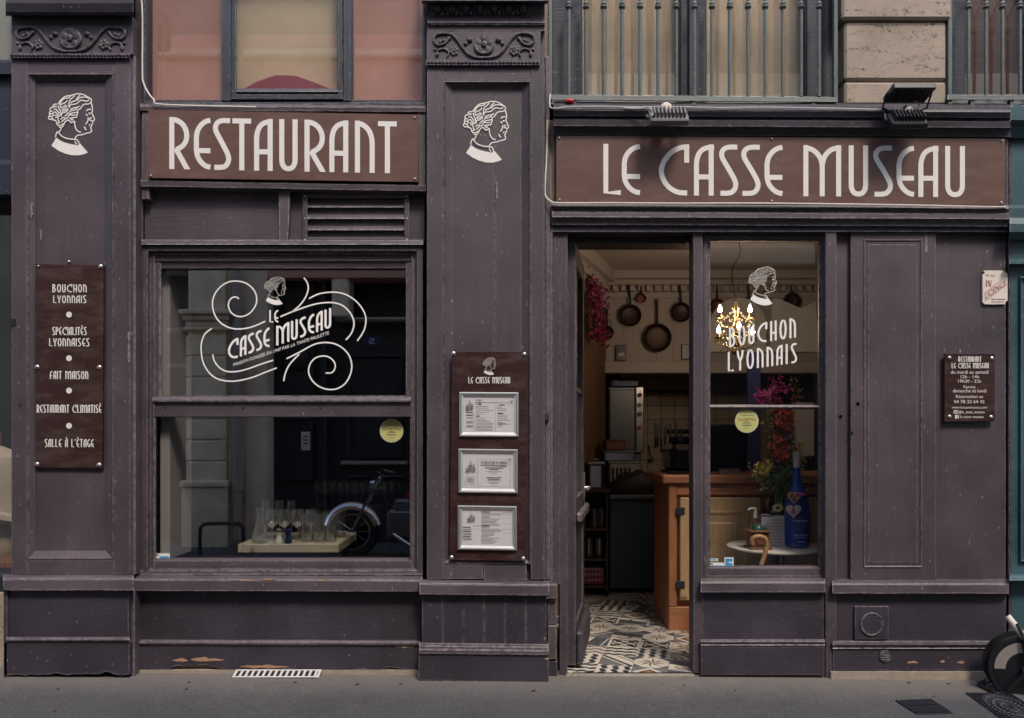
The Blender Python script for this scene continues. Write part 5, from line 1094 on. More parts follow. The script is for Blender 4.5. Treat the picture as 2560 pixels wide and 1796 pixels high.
# litter of dead leaves on the pavement
LEAF = ['dead leaf at the left edge below the pilaster plinth', 'dead leaf below the left pilaster, away from the wall', 'dead leaf at the bottom edge below the left pilaster', 'small dead leaf left of the white vent grate', 'dead leaf lower left of the white vent grate',
 'dead leaf just below the white vent grate', 'dead leaf right of the white vent grate, away from the wall', 'dead leaf at the foot of the centre plinth, left corner', 'dead leaf below the right end of the centre plinth', 'dead leaf in front of the door threshold',
 'dead leaf above the small drain cover, near the wall', 'dead leaf between the cable reel and the drain cover', 'dead leaf between the drain cover and the manhole cover', 'dead leaf in front of the narrow window base', 'dead leaf on the mortar between vent grate and centre plinth']
for i, (x, y, s) in enumerate(((12,1704,9),(145,1733,12),(137,1788,10),(473,1714,9),(466,1731,11),(738,1712,11),(893,1716,12),(1002,1714,9),(1334,1728,14),(1710,1711,8),(2272,1700,11),(2372,1702,10),(2335,1734,8),(1838,1724,9),(880,1680,8))):
    p = G(x, y); L_ = s*(CD+p.y)/F; a_ = random.uniform(-.3, .3); q = MB()
    for (u, v, z_) in ((-.5, 0, .001), (-.2, .35, .004), (.2, .3, .005), (.5, 0, .002), (.2, -.3, .004), (-.2, -.35, .005), (0, 0, .002)):
        q.v.append((p.x+L_*(u*math.cos(a_)-v*math.sin(a_)), p.y+L_*(u*math.sin(a_)+v*math.cos(a_)), p.z+z_))
    q.f = [[k_, (k_+1) % 6, 6] for k_ in range(6)]; q.m = [0]*6
    q.build('dead_leaf', 'dark_wood', label=LEAF[i], cat='leaf', group='dead leaves on the pavement')
# ============================================================ INTERIOR
fl = MB().box(-2.6, 2.98, .02, 4.75, -.12, -.002).build('interior_floor', 'grout', kind='structure')
MB().box(-2.6, 2.98, .2, 4.75, 2.85, 2.91).build('interior_ceiling', 'ceiling', kind='structure')
MB().box(-2.6, 2.98, 4.62, 4.75, -.1, 2.9).build('rear_interior_wall', 'dim_wall', kind='structure')
MB().box(-2.66, -2.56, .2, 4.75, -.1, 2.9).build('side_interior_wall', 'dim_wall', kind='structure'); MB().box(2.9, 2.98, .2, 4.75, -.1, 2.9).build('side_interior_wall', 'dim_wall', kind='structure')
MB().box(-2.56, .2, 2.6, 2.66, 0, 2.85).build('dining_room_wall', 'dim_wall', kind='structure')
MB().box(-2.56, .18, .25, 2.6, .0, .004).build('dining_room_floor', 'dark_wood', kind='structure')
# panelled timber wall left of the doorway, plank by plank
ww = MB().add([(.16, .95, 0), (.853, 3.0, 0), (.853, 3.0, 2.85), (.16, .95, 2.85), (.10, .95, 0), (.79, 3.0, 0), (.79, 3.0, 2.85), (.10, .95, 2.85)], [(0,1,2,3),(7,6,5,4),(0,4,5,1),(1,5,6,2),(2,6,7,3),(3,7,4,0)]).build('timber_wall', 'wall_wood', kind='structure')
MB().box(.12, .18, .2, .96, 0, 2.85).build('entrance_wall', 'dim_wall', kind='structure')
dv = Vector((.693, 2.05, 0)); nv = Vector((2.05, -.693, 0)).normalized()
for i in range(13):
    q = MB(); a = Vector((.165, .95, 0))+dv*((i+.04)/13); b = Vector((.165, .95, 0))+dv*((i+.96)/13)
    v = [a, b, b+nv*.014, a+nv*.014]; q.add([p+Vector((0, 0, .02)) for p in v]+[p+Vector((0, 0, 2.5)) for p in v], [(0,1,2,3),(4,5,6,7),(0,1,5,4),(1,2,6,5),(2,3,7,6),(3,0,4,7)]); q.build('plank', 'wall_wood', ww)
q = MB()
for z0, z1, d in ((2.5, 2.66, .03), (2.66, 2.74, .06), (2.74, 2.85, .11)):
    a = Vector((.165, .95, 0)); b = a+dv; v = [a, b, b+nv*d, a+nv*d]; q.add([p+Vector((0, 0, z0)) for p in v]+[p+Vector((0, 0, z1)) for p in v], [(0,1,2,3),(4,5,6,7),(0,1,5,4),(1,2,6,5),(2,3,7,6),(3,0,4,7)])
q.build('cornice', 'cream_panel', ww)
# cream bulkhead with cornice and dentils above the kitchen opening
bh = MB().box(.86, 2.9, 3.0, 3.1, 1.905, 2.85, 0).build('bulkhead_wall', 'cream_wall', kind='structure')
MB().box(.86, 2.9, 2.965, 3.0, 1.905, 2.01, .006).build('lower_beam', 'cream_panel', bh)
MB().box(.86, 2.9, 2.985, 3.0, 2.50, 2.52, .003).build('picture_rail', 'cream_panel', bh)
for z0, z1, d in ((2.60, 2.66, .03), (2.72, 2.77, .07), (2.77, 2.85, .13)): MB().box(.86, 2.9, 3.0-d, 3.0, z0, z1, .01).build('cornice', 'cream_panel', bh)
dn = None
for i in range(25):
    x = .93+i*.078
    if dn is None: dn = MB().box(x, x+.045, 2.945, 3.0, 2.665, 2.715, .004).build('dentil', 'cream_panel', bh); x_0 = x
    else: o = dn.copy(); COL.objects.link(o); o.parent = bh; o.location = (x-x_0, 0, 0)
for i in range(13): MB().box(.875+i*.156, .875+i*.156+.1535, 2.9925, 3.0, 2.02, 2.48, .0015).build('panel_board', 'cream_wall', bh)
kw = MB().box(.8, 2.9, 4.42, 4.5, 0, 2.85).build('kitchen_wall', 'grout', kind='structure')
MB().box(.8, 2.9, 3.1, 4.5, 2.25, 2.3).build('kitchen_ceiling', 'cream_wall', kind='structure')
tl = MB().box(0, .146, 0, .012, 0, .146, .004).build('wall_tile', 'kitchen_tile', kw); tl.location = (1.20, 4.408, .9); i = 0
tl.data.transform(Matrix.Translation(-Vector((tl.data.vertices[0].co.x*0, 0, 0))))
for ix in range(11):
    for iz in range(8):
        if ix == 0 and iz == 0: continue
        o = tl.copy(); COL.objects.link(o); o.parent = kw; o.location = (1.20+ix*.15, 4.408, .9+iz*.15)
# ---------------- floor tiles, patterned, laid askew
TM = ['t_cream', 't_black', 't_grey', 't_blue', 't_ochre', 't_brown']
def tile_mesh(kind):
    q = MB(); h = .0995; q.box(-h, h, -h, h, -.01, 0, .0012, 0)
    lay = [0]
    def pg(pts, mi):
        lay[0] += 1; z = .00025+.00004*lay[0]; q.add([(x*h, y*h, z) for x, y in pts], [list(range(len(pts)))], mi)
    def rb(pts, wd, mi):
        lay[0] += 1; z = .00025+.00004*lay[0]; q.ribbon(pts, wd, lambda a, b: Vector((max(-1, min(1, a))*h, max(-1, min(1, b))*h, z)), mi)
    arc = lambda cx, cy, r, a0, a1, n=12: [(cx+r*math.cos(math.radians(a0+(a1-a0)*i/n)), cy+r*math.sin(math.radians(a0+(a1-a0)*i/n))) for i in range(n+1)]
    if kind == 0:       # tumbling blocks
        s = 1/3.0
        for ix in range(3):
            for iy in range(3):
                x = -1+ix*2*s+s; y = -1+iy*2*s+s
                pg([(x-s, y), (x, y+s*.5), (x, y-s*.5), (x-s, y-s)], 1); pg([(x, y+s*.5), (x+s, y), (x+s, y-s), (x, y-s*.5)], 2 if (ix+iy) % 2 else 3)
    elif kind == 1:     # ochre saltire with dark serrated edge
        for s in (1, -1):
            rb([(-1, -s), (1, s)], .42, 1); rb([(-1, -s), (1, s)], .26, 4)
        for a in (0, 90, 180, 270): pg([(.62*math.cos(math.radians(a+d))*r_, .62*math.sin(math.radians(a+d))*r_) for d, r_ in ((0, 1.3), (25, .8), (0, .55), (-25, .8))], 3)
    elif kind == 2:     # broad diagonal bands
        pg([(-1, -1), (1, -1), (1, 1)], 2); rb([(-1, -1), (1, 1)], .34, 1); rb([(-.7, -1), (1, .7)], .16, 0); pg([(-1, .2), (-1, 1), (-.2, 1)], 3); rb([(-1, -.1), (.1, 1)], .10, 5)
    elif kind == 3:     # scrolls
        for cx, cy, a in ((-1, -1, 0), (1, 1, 180)): rb(arc(cx, cy, 1.25, a, a+90), .22, 1); rb(arc(cx, cy, .75, a, a+90), .14, 5); rb(arc(cx, cy, .35, a, a+90), .2, 3)
        for cx, cy in ((-.45, .5), (.5, -.45)): rb(arc(cx, cy, .3, 0, 300), .12, 1)
    elif kind == 4:     # star with ring
        for i in range(8):
            a = i*45; pg([(0, 0), (.42*math.cos(math.radians(a-20)), .42*math.sin(math.radians(a-20))), (.88*math.cos(math.radians(a)), .88*math.sin(math.radians(a)))], 1 if i % 2 else 5)
        for cx, cy in ((-1, -1), (1, -1), (1, 1), (-1, 1)): pg([(cx, cy), (cx*.45, cy), (cx, cy*.45)], 3)
    elif kind == 5:     # flower sprigs
        for a in range(4):
            t_ = math.radians(a*90+45)
            for r_, s_ in ((.55, .24), (.95, .2)): pg([(r_*math.cos(t_)+s_*math.cos(j*.785), r_*math.sin(t_)+s_*math.sin(j*.785)) for j in range(8)], 1)
            rb(arc(math.cos(t_)*.5, math.sin(t_)*.5, .45, a*90-60, a*90+160), .09, 1)
        pg(arc(0, 0, .22, 0, 330, 11), 5)
    elif kind == 6:     # stepped zigzag
        for y in (-.8, -.1, .6): rb([(-1, y), (-.5, y+.35), (0, y), (.5, y+.35), (1, y)], .16, 1); rb([(-1, y+.22), (-.5, y+.57), (0, y+.22), (.5, y+.57), (1, y+.22)], .1, 2 if y < 0 else 5)
    elif kind == 8:     # grey ground, pale lozenge
        pg([(-1, -1), (1, -1), (1, 1), (-1, 1)], 2); pg([(0, -.95), (.95, 0), (0, .95), (-.95, 0)], 0); pg([(0, -.6), (.6, 0), (0, .6), (-.6, 0)], 5); pg([(0, -.3), (.3, 0), (0, .3), (-.3, 0)], 4)
    elif kind == 9:     # brown and blue leaf curves
        pg([(-1, -1), (1, -1), (1, 1), (-1, 1)], 3)
        for cx, cy, a in ((-1, 1, 270), (1, -1, 90)): pg([(cx, cy)]+arc(cx, cy, 1.1, a, a+90), 0); rb(arc(cx, cy, 1.1, a, a+90), .12, 1); rb(arc(cx, cy, .6, a, a+90), .26, 5)
    else:               # half blue half white with hook
        pg([(-1, -1), (1, -1), (1, -.1), (-1, .4)], 3); rb([(-1, .4), (1, -.1)], .14, 1); rb(arc(.2, .4, .45, 20, 250), .16, 5); rb([(-1, -.6), (1, -.9)], .1, 0)
        for i in range(3): pg([(-.8+i*.5, -.35), (-.6+i*.5, -.35), (-.6+i*.5, -.2), (-.8+i*.5, -.2)], 1)
    q.v = [(x, y, z) for x, y, z in q.v]
    return q
tiles = []
for kd in range(10):
    o = tile_mesh(kd).build('tmp', TM, fl, recalc=False); tiles.append(o.data); bpy.data.objects.remove(o)
th = math.radians(-13.9); e1 = Vector((math.cos(th), math.sin(th), 0)); e2 = Vector((-math.sin(th), math.cos(th), 0)); rng = random.Random(5)
org = Vector((.667, .03, 0))+e1*.1+e2*.02
for i in range(-6, 10):
    for j in range(-4, 16):
        c = org+e1*i*.2004+e2*j*.2004
        if not (.15 < c.x < 1.75 and -.12 < c.y < 2.75): continue
        if c.x < .16+(c.y-.95)*.338-.12: continue
        me = tiles[rng.choice((0, 0, 1, 2, 2, 8, 3, 4, 5, 6, 7, 7, 9))]
        rot = th+rng.choice((0, 1, 2, 3))*math.pi/2
        if c.y < .19:
            bm = bmesh.new(); bm.from_mesh(me); Mx = Matrix.Translation(c) @ Matrix.Rotation(rot, 4, 'Z'); bm.transform(Mx)
            bmesh.ops.bisect_plane(bm, geom=bm.verts[:]+bm.edges[:]+bm.faces[:], plane_co=(0, .03, 0), plane_no=(0, -1, 0), clear_outer=True)
            if len(bm.faces) == 0: bm.free(); continue
            bm.transform(Mx.inverted()); me = me.copy(); bm.to_mesh(me); bm.free()
        o = bpy.data.objects.new('floor_tile', me); COL.objects.link(o); o.parent = fl; o.location = c; o.rotation_euler = (0, 0, rot); o.location.z = .010+rng.uniform(0, .0008)
MB().box(.3, 1.02, -.01, .03, -.06, .006, .004).build('threshold', 'stone_base', kind='structure')
# ---------------- pans
def pan(label, px, py, r, hy_, mt, y=2.98, tilt=0):
    k = (CD+y)/F; c = P(px, py, y); R_ = r*k
    t = thing('frying_pan', label, 'pan', (c.x, c.y, c.z-R_), 'pans hung on the cream wall')
    MB().lathe([(0, -.012), (R_*.72, -.012), (R_*.80, -.016), (R_, -.052), (R_*1.02, -.052), (R_*.84, -.010), (R_*.76, -.004), (0, -.004)], c, 'y', 28).build('pan_bowl', mt, t, smooth=True)
    hz = P(px+tilt, hy_, y); q = MB(); q.tube([(c.x, y-.045, c.z+R_*.9), (c.x+(hz.x-c.x)*.4, y-.04, c.z+R_+(hz.z-c.z-R_)*.35), (hz.x, y-.02, hz.z-.02)], [.012, .009, .013], 8)
    q.tube([(hz.x+.013*math.cos(a*.7), y-.02, hz.z-.013+.013*math.sin(a*.7)) for a in range(10)], .005, 6); q.build('handle', 'iron', t, smooth=True)
    return t
pan('dark pan with a long handle hung left of the tiny pan', 1574, 791, 27, 712, 'copper_dark', tilt=-2); pan('tiny copper pan, smallest of those hung on the cream wall', 1601, 748, 12, 711, 'copper')
pan('largest copper pan, hung lowest on the cream wall', 1641, 846, 35, 750, 'copper_dark'); pan('dark pan hung beside the door post, right of the largest pan', 1700, 783, 24.5, 707, 'copper_dark', tilt=-2)
pan('pan half hidden behind the pink blossom in the doorway', 1516, 834, 17, 770, 'copper_dark', y=2.9)
pan('copper pan seen through the narrow window behind the chandelier', 1790, 770, 20, 704, 'copper'); pan('pan hung behind the emblem on the narrow window', 1868, 765, 20, 702, 'copper_dark'); pan('rightmost pan seen through the narrow window', 1975, 756, 21, 700, 'copper_dark')
for lb, x0, y0, x1, y1, y in (('small dark picture of a white bird on the cream wall', 1539, 863, 1566, 902, 2.975), ('small grey picture hung beside the door post', 1704, 861, 1733, 899, 2.975)):
    t = thing('picture', lb, 'picture', P((x0+x1)/2, y1, y)); MB().pbox(x0, y0, x1, y1, y-.012, y+.012, .002).build('backing', 'black', t); MB().pbox(x0+2, y0+2, x1-2, y1-2, y-.014, y-.0125, 0).build('image', 'number_blue' if x0 < 1600 else 'steel_dark', t)
    if x0 < 1600: MB().prism([(1545, 886), (1551, 881), (1556, 883), (1562, 880), (1560, 886), (1564, 892), (1554, 890), (1548, 892)], y-.016, y-.0145).build('bird', 'box_cream', t)
# pale boards added to stand in for reflections in the narrow window
MB().prism([(1776, 880)]+[(1846-70*math.cos(a*math.pi/16), 814-70*math.sin(a*math.pi/16)) for a in range(17)]+[(1916, 880)], 2.93, 2.962).build('arched_reflection', 'white_plastic', label='pale arched board standing in for a reflection behind the chandelier', cat='board')
MB().prism([(1927, 880), (1930, 762), (1933, 748), (1942, 745), (2002, 771), (2040, 754), (2046, 880)], 2.93, 2.962).build('notched_reflection', 'white_plastic', label='pale V-notched board standing in for a reflection at the right of the narrow window', cat='board')
# ---------------- bougainvillea by the timber wall
bo = thing('bougainvillea', 'spray of pink bougainvillea trailing down the timber wall inside the door', 'plant', P(1500, 830, 2.2))
q = MB(); ql = MB(); rg = random.Random(3)
spine = [(1462, 690), (1478, 715), (1495, 740), (1498, 770), (1490, 800), (1500, 830), (1505, 845)]
for i in range(620):
    u = rg.random()*(len(spine)-1); i0 = int(u); f = u-i0; sx0 = spine[i0][0]*(1-f)+spine[i0+1][0]*f; sy0 = spine[i0][1]*(1-f)+spine[i0+1][1]*f
    p = P(sx0+rg.gauss(0, 13), sy0+rg.gauss(0, 11), 2.2+rg.uniform(-.1, .08)); s = rg.uniform(.013, .027)
    n = Vector((rg.uniform(-1, 1), rg.uniform(-1, .2), rg.uniform(-1, 1))).normalized(); a = n.orthogonal().normalized(); b = n.cross(a)
    (ql if rg.random() < .22 else q).add([p-a*s, p+b*s*.6+n*s*.3, p+a*s, p-b*s*.6+n*s*.3], [(0, 1, 2, 3)])
q.build('bracts', 'fuchsia', bo, kind='stuff'); ql.build('leaves', 'leaf_dark', bo, kind='stuff')
MB().tube([P(x, y, 2.2) for x, y in spine], .006, 5).build('stem', 'dark_wood', bo)
# framed notice on timber wall
t = thing('framed_notice', 'white notice in a black frame on the timber wall inside the door', 'frame', P(1455, 1050, 1.7))
o_ = Vector((.16, .95, 0))+nv*.02
def onw(s, z, d=0): return Vector((.165, .95, 0))+dv.normalized()*s+nv*(.016+d)+Vector((0, 0, z))
for d0, d1, i0, mt, nm in ((0, .02, 0, 'black', 'frame'), (.02, .023, .025, 'paper', 'sheet'), (.023, .024, .12, 'sticker_red', 'stamp')):
    q = MB(); s0, s1, z0, z1 = .72+i0, 1.12-i0, 1.42+i0, 1.92-i0
    q.add([onw(s0, z0, d0), onw(s1, z0, d0), onw(s1, z1, d0), onw(s0, z1, d0), onw(s0, z0, d1), onw(s1, z0, d1), onw(s1, z1, d1), onw(s0, z1, d1)], [(0,1,2,3),(7,6,5,4),(0,4,5,1),(1,5,6,2),(2,6,7,3),(3,7,4,0)]); q.build(nm, mt, t)
# ---------------- shelf unit, cabinet, kitchen gear
k23 = lambda px, py, y: P(px, py, y)
sf = thing('shelf_unit', 'dark open shelf unit with glasses and cloths beside the blue cabinet', 'shelf', P(1482, 1500, 2.15))
a = P(1442, 1232, 2.1); b = P(1521, 1500, 2.1)
for nm, args in (('side_panel', (a.x, a.x+.02, 2.1, 2.5, .01, a.z)), ('side_panel', (b.x-.02, b.x, 2.1, 2.5, .01, a.z)), ('top', (a.x-.02, b.x+.01, 2.08, 2.5, a.z, a.z+.03)), ('back_panel', (a.x, b.x, 2.48, 2.5, .01, a.z)), ('shelf', (a.x, b.x, 2.1, 2.48, .55, .57)), ('shelf', (a.x, b.x, 2.1, 2.48, .30, .32)), ('shelf', (a.x, b.x, 2.1, 2.48, .08, .10))): MB().box(*args, .004).build(nm, 'dark_wood', sf)
MB().box(P(1524, 0, 2.23).x, P(1671, 0, 2.23).x, 2.23, 2.75, .05, .80, .008).build('cabinet', 'cabinet_blue', label='plain slate blue cabinet standing behind the bar end', cat='cabinet')
MB().box(P(1522, 0, 2.23).x, P(1680, 0, 2.2).x, 2.2, 2.78, .802, .835, .004).build('worktop', 'steel_dark', label='dark worktop over the slate blue cabinet', cat='worktop')
def lathe_thing(nm, lb, cat, prof, pos, mt, n=18, group=None): return MB().lathe(prof, pos, n=n).build(nm, mt, smooth=True, label=lb, cat=cat, group=group)
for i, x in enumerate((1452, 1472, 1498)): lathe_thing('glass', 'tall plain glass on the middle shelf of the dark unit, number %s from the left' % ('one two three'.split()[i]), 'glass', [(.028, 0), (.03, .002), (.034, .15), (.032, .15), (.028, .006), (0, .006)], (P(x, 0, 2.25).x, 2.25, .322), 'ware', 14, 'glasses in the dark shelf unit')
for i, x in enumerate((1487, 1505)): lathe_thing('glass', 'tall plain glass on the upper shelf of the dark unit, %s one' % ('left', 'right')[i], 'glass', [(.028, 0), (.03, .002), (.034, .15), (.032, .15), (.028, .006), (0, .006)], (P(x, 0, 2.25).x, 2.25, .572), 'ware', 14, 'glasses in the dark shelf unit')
t = thing('folded_cloths', 'stack of red and white checked cloths on the low shelf', 'cloth', (P(1484, 0, 2.25).x, 2.25, .102))
for i in range(3):
    z = .102+i*.045; a, b = P(1460, 0, 2.16).x, P(1511, 0, 2.16).x; MB().box(a, b, 2.16, 2.42, z, z+.042, .012).build('cloth', 'napkin_white', t)
    for j in range(5): x = a+.015+j*(b-a-.02)/5; MB().box(x, x+.02, 2.157, 2.16, z+.004, z+.038, .001).build('check', 'gingham', t)
    MB().box(a+.003, b-.003, 2.156, 2.159, z+.014, z+.026, .001).build('stripe', 'gingham', t)
zc = .836
t = thing('food_container', 'tall steel food container on the dark shelf unit', 'container', (P(1490, 0, 2.2).x, 2.2, a.z if False else P(1442, 1232, 2.1).z+.03)); zz = P(1442, 1232, 2.1).z+.03
MB().box(P(1472, 0, 2.15).x, P(1505, 0, 2.15).x, 2.13, 2.28, zz, zz+.2, .012).build('body', 'steel', t); MB().box(P(1468, 0, 2.15).x, P(1512, 0, 2.15).x, 2.11, 2.30, zz+.2, zz+.222, .005).build('lid', 'steel', t); MB().tube([(P(1484, 0, 2.2).x, 2.2, zz+.222), (P(1484, 0, 2.2).x, 2.2, zz+.24), (P(1496, 0, 2.2).x, 2.2, zz+.24), (P(1496, 0, 2.2).x, 2.2, zz+.222)], .006, 6).build('handle', 'steel', t)
# crate, gastro tray, boxes stacked on the worktop
st = [('plastic_crate', 'grey plastic crate under the steel tray', 'crate', 'pipe_grey', (1521, 1155, 1605, 1216)), ('steel_tray', 'shallow steel tray on the grey crate', 'tray', 'steel', (1508, 1128, 1590, 1154)), ('cardboard_box', 'brown box on the steel tray', 'box', 'grinder_wood', (1511, 1100, 1567, 1127))]
for nm, lb, cat, mt, (x0, y0, x1, y1) in st:
    a, b = P(x0, y0, 2.45), P(x1, y1, 2.45); t = thing(nm, lb, cat, ((a.x+b.x)/2, 2.55, b.z))
    if nm == 'plastic_crate': b = Vector((b.x, b.y, .837))
    MB().box(a.x+.01, b.x-.01, 2.45, 2.7, b.z, a.z-.006, .012).build('body', mt, t); MB().box(a.x, b.x, 2.44, 2.71, a.z-.012, a.z, .004).build('rim', mt, t)
    if nm == 'plastic_crate':
        for i in range(5): MB().box(a.x+.03+i*.035, a.x+.05+i*.035, 2.446, 2.449, b.z+.05, a.z-.05, .001).build('slot', 'black', t)
# dark bag
q = MB(); c = P(1588, 1215, 2.38); rg = random.Random(8); prof = [(.0, .20), (.09, .20), (.19, .17), (.23, .10), (.235, .02), (.22, 0), (0, 0)]
q.lathe(prof[::-1], (0, 0, 0), n=22); q.v = [(c.x+v[0]*1.02*(1+.06*math.sin(v[2]*40+v[0]*20)), 2.4+v[1]*.55, .837+v[2]*(.80+.16*math.sin(v[0]*16+1)+.06*math.sin(v[0]*47))) for v in q.v]
t = thing('shopping_bag', 'slumped black bag on the worktop over the blue cabinet', 'bag', (c.x, 2.4, .837)); q.build('bag_body', 'leather', t, smooth=True)
for s in (-.05, .05): MB().tube(catmull([(c.x-.1+s, 2.36, .97), (c.x-.06+s, 2.33, 1.01), (c.x+.04+s, 2.33, 1.0), (c.x+.1+s, 2.36, .95)], 4), .007, 6).build('strap', 'leather', t, smooth=True)
# oven / steel cupboard with knobs
ovx0, ovx1 = P(1520, 0, 3.35).x, P(1610, 0, 3.35).x; a = P(1520, 967, 3.35); b = P(1610, 1133, 3.35)
t = thing('steel_oven', 'tall stainless kitchen oven with a column of knobs behind the bar', 'oven', ((a.x+b.x)/2, 3.6, b.z)); MB().box(a.x, b.x-.081, 3.35, 3.95, b.z, a.z, .012).build('body', 'steel_dark', t); MB().box(b.x-.08, b.x, 3.352, 3.95, b.z, a.z, .008).build('control_panel', 'steel', t); MB().box(a.x+.015, b.x-.09, 3.335, 3.35, b.z+.03, a.z-.03, .008).build('door', 'steel_dark', t)
for y, mt in ((988, 'red'), (1013, 'gold'), (1036, 'red'), (1069, 'orange_red')): MB().lathe([(.022, .0), (.022, -.012), (.016, -.026), (0, -.026)], P(1599, y, 3.348), 'y', 14).build('knob', mt, t)
MB().box(a.x+.02, b.x-.02, 3.4, 3.9, .0, b.z, .01).build('stand', 'steel_dark', t)
MB().box(P(1526, 0, 3.4).x, P(1597, 0, 3.4).x, 3.4, 3.8, a.z+.002, a.z+.085, .01).build('storage_box', 'number_blue', label='dark box on top of the steel oven', cat='box')
MB().box(P(1533, 0, 3.38).x, P(1545, 0, 3.38).x, 3.385, 3.395, a.z+.02, a.z+.07, .002).build('box_label', 'paper', label='small white card on the dark box above the oven', cat='card')
# knives on a magnetic rack
MB().box(P(1668, 0, 4.38).x, P(1735, 0, 4.38).x, 4.385, 4.405, P(0, 1085, 4.38).z, P(0, 1074, 4.38).z, .003).build('knife_rack', 'black', label='black magnetic knife rack on the tiled kitchen wall', cat='knife rack')
MB().tube([P(1622, 979, 4.36), P(1740, 979, 4.36)], .011, 8).build('hanging_rail', 'black', label='thin black hanging rail across the kitchen tiles', cat='rail')
kn = [(1639, 1052, 1120, 5), (1645, 1055, 1115, 4), (1654, 1042, 1132, 4), (1664, 1060, 1112, 7), (1676, 1054, 1122, 6), (1690, 1052, 1105, 7), (1703, 1066, 1100, 3)]
dsc = ['first from the oven', 'second from the oven', 'longest of the row', 'broad-bladed and fourth from the oven', 'fifth from the oven', 'broad-bladed, nearest the rack', 'thin one on the rack']
for (x, y0, y1, w_), d in zip(kn, dsc):
    t = thing('kitchen_knife', 'kitchen knife hanging on the tiled wall, '+d, 'knife', P(x, y1, 4.375), 'knives on the kitchen wall')
    ym = y0+(y1-y0)*.62; MB().prism([(x-w_/2, ym), (x-w_/2, y0+10), (x+w_/3, y0), (x+w_/2, ym)], 4.374, 4.379).build('blade', 'steel_dark', t); MB().pbox(x-2.2, ym, x+2.2, y1, 4.368, 4.384, .003).build('handle', 'black', t)
t = thing('ladle', 'small ladle hanging by the kitchen tiles', 'ladle', P(1628, 1155, 4.35)); MB().tube([P(1622, 1113, 4.36), P(1626, 1140, 4.36)], .006, 6).build('handle', 'black', t); MB().ball(P(1628, 1148, 4.35), .03, (1, .7, 1), 10, 6).build('bowl', 'steel', t, smooth=True)
# ---------------- bar counter
bar = thing('bar_counter', 'pine bar counter with red-brown top seen through the doorway and window', 'bar counter', (1.9, 1.3, 0)); y = 1.0
bx0 = P(1671, 0, 1.0).x; bx1 = 2.88
MB().box(bx0, bx1, 1.02, 1.55, .0, 1.01, .004).build('carcass', 'bar_wood_v', bar); MB().box(bx0-.045, bx1, .96, 1.62, 1.01, 1.067, .008).build('bar_top', 'bar_wood', bar)
MB().box(bx0, bx1, .985, 1.02, .0, .17, .006).build('plinth', 'bar_wood', bar); MB().box(bx0, bx0+.055, .985, 1.02, .17, 1.01, .006).build('corner_post', 'bar_wood_v', bar); MB().box(bx0+.055, bx1, .99, 1.02, .93, 1.01, .004).build('top_rail', 'bar_wood', bar)
for i in range(3):
    x0 = bx0+.075+i*.59; x1 = x0+.55; dpn = MB().box(x0, x1, .975, 1.02, .215, .915, .006).build('cupboard_door', 'pine', bar)
    q = MB(); L = [[(x0+d, yy, .915-d*1.05), (x1-d, yy, .915-d*1.05), (x1-d, yy, .215+d*1.05), (x0+d, yy, .215+d*1.05)] for d, yy in ((.085, .976), (.09, .966), (.105, .968), (.115, .984), (.135, .985), (.17, .970))]
    q.add([p for l in L for p in l], [(4*i_+k_, 4*i_+(k_+1) % 4, 4*i_+4+(k_+1) % 4, 4*i_+4+k_) for i_ in range(5) for k_ in range(4)]+[(20, 21, 22, 23)]); q.build('raised_panel', 'pine', dpn)
    for z in (.3, .8): MB().box(x0-.03, x0+.03, .966, .975, z, z+.05, .003).build('hinge', 'iron', dpn)
t = thing('coffee_machine', 'glossy black machine standing on the bar beside the door post', 'coffee machine', P(1705, 1185, 1.25))
a, b = P(1674, 1100, 1.2), P(1742, 1186, 1.2)
q = MB(); q.box(a.x, b.x+.05, 1.15, 1.5, 1.07, a.z-.03, .04); q.build('body', 'black_gloss', t); MB().lathe([(.06, 0), (.085, .01), (.08, .05), (0, .06)], ((a.x+b.x)/2, 1.3, a.z-.03), n=16).build('dome', 'black_gloss', t, smooth=True)
MB().box(b.x-.07, b.x-.01, 1.142, 1.152, 1.16, 1.28, .004).build('front_plate', 'steel', t); MB().box(a.x-.01, b.x+.06, 1.13, 1.5, 1.068, 1.085, .006).build('drip_tray', 'black', t)
t = thing('till_sign', 'mirrored letter sign MAR - VEN on the bar top', 'sign', P(1822, 1192, 1.1)); MB().pbox(1798, 1172, 1852, 1188, 1.1, 1.12, .002).build('sign_block', 'wall_wood', t)
q = MB(); btext(q, 'NƎV-ЯAM' if False else 'VEN-MAR', 0, 52, 1175, 1186, lambda a_, b_: P(1851-a_, b_, 1.097)); q.build('text_line', 'box_cream', t)
MB().box(P(1775, 0, 1.45).x, P(1870, 0, 1.45).x, 1.45, 1.6, 1.07, 1.42, .01).build('back_bar_box', 'black_gloss', label='dark glossy cabinet on the bar behind the left of the narrow window', cat='cabinet')
MB().box(P(1985, 0, 2.6).x, P(2036, 0, 2.6).x, 2.6, 2.64, 1.15, 1.62, .004).build('notice_board', 'paper', label='pale notice board behind the bouquet in the narrow window', cat='board')
MB().box(P(1870, 0, 2.0).x, P(1902, 0, 2.0).x, 2.0, 2.04, .9, 2.0, .004).build('blue_curtain', 'blue_fabric', label='dark blue curtain strip behind the round sticker', cat='curtain')
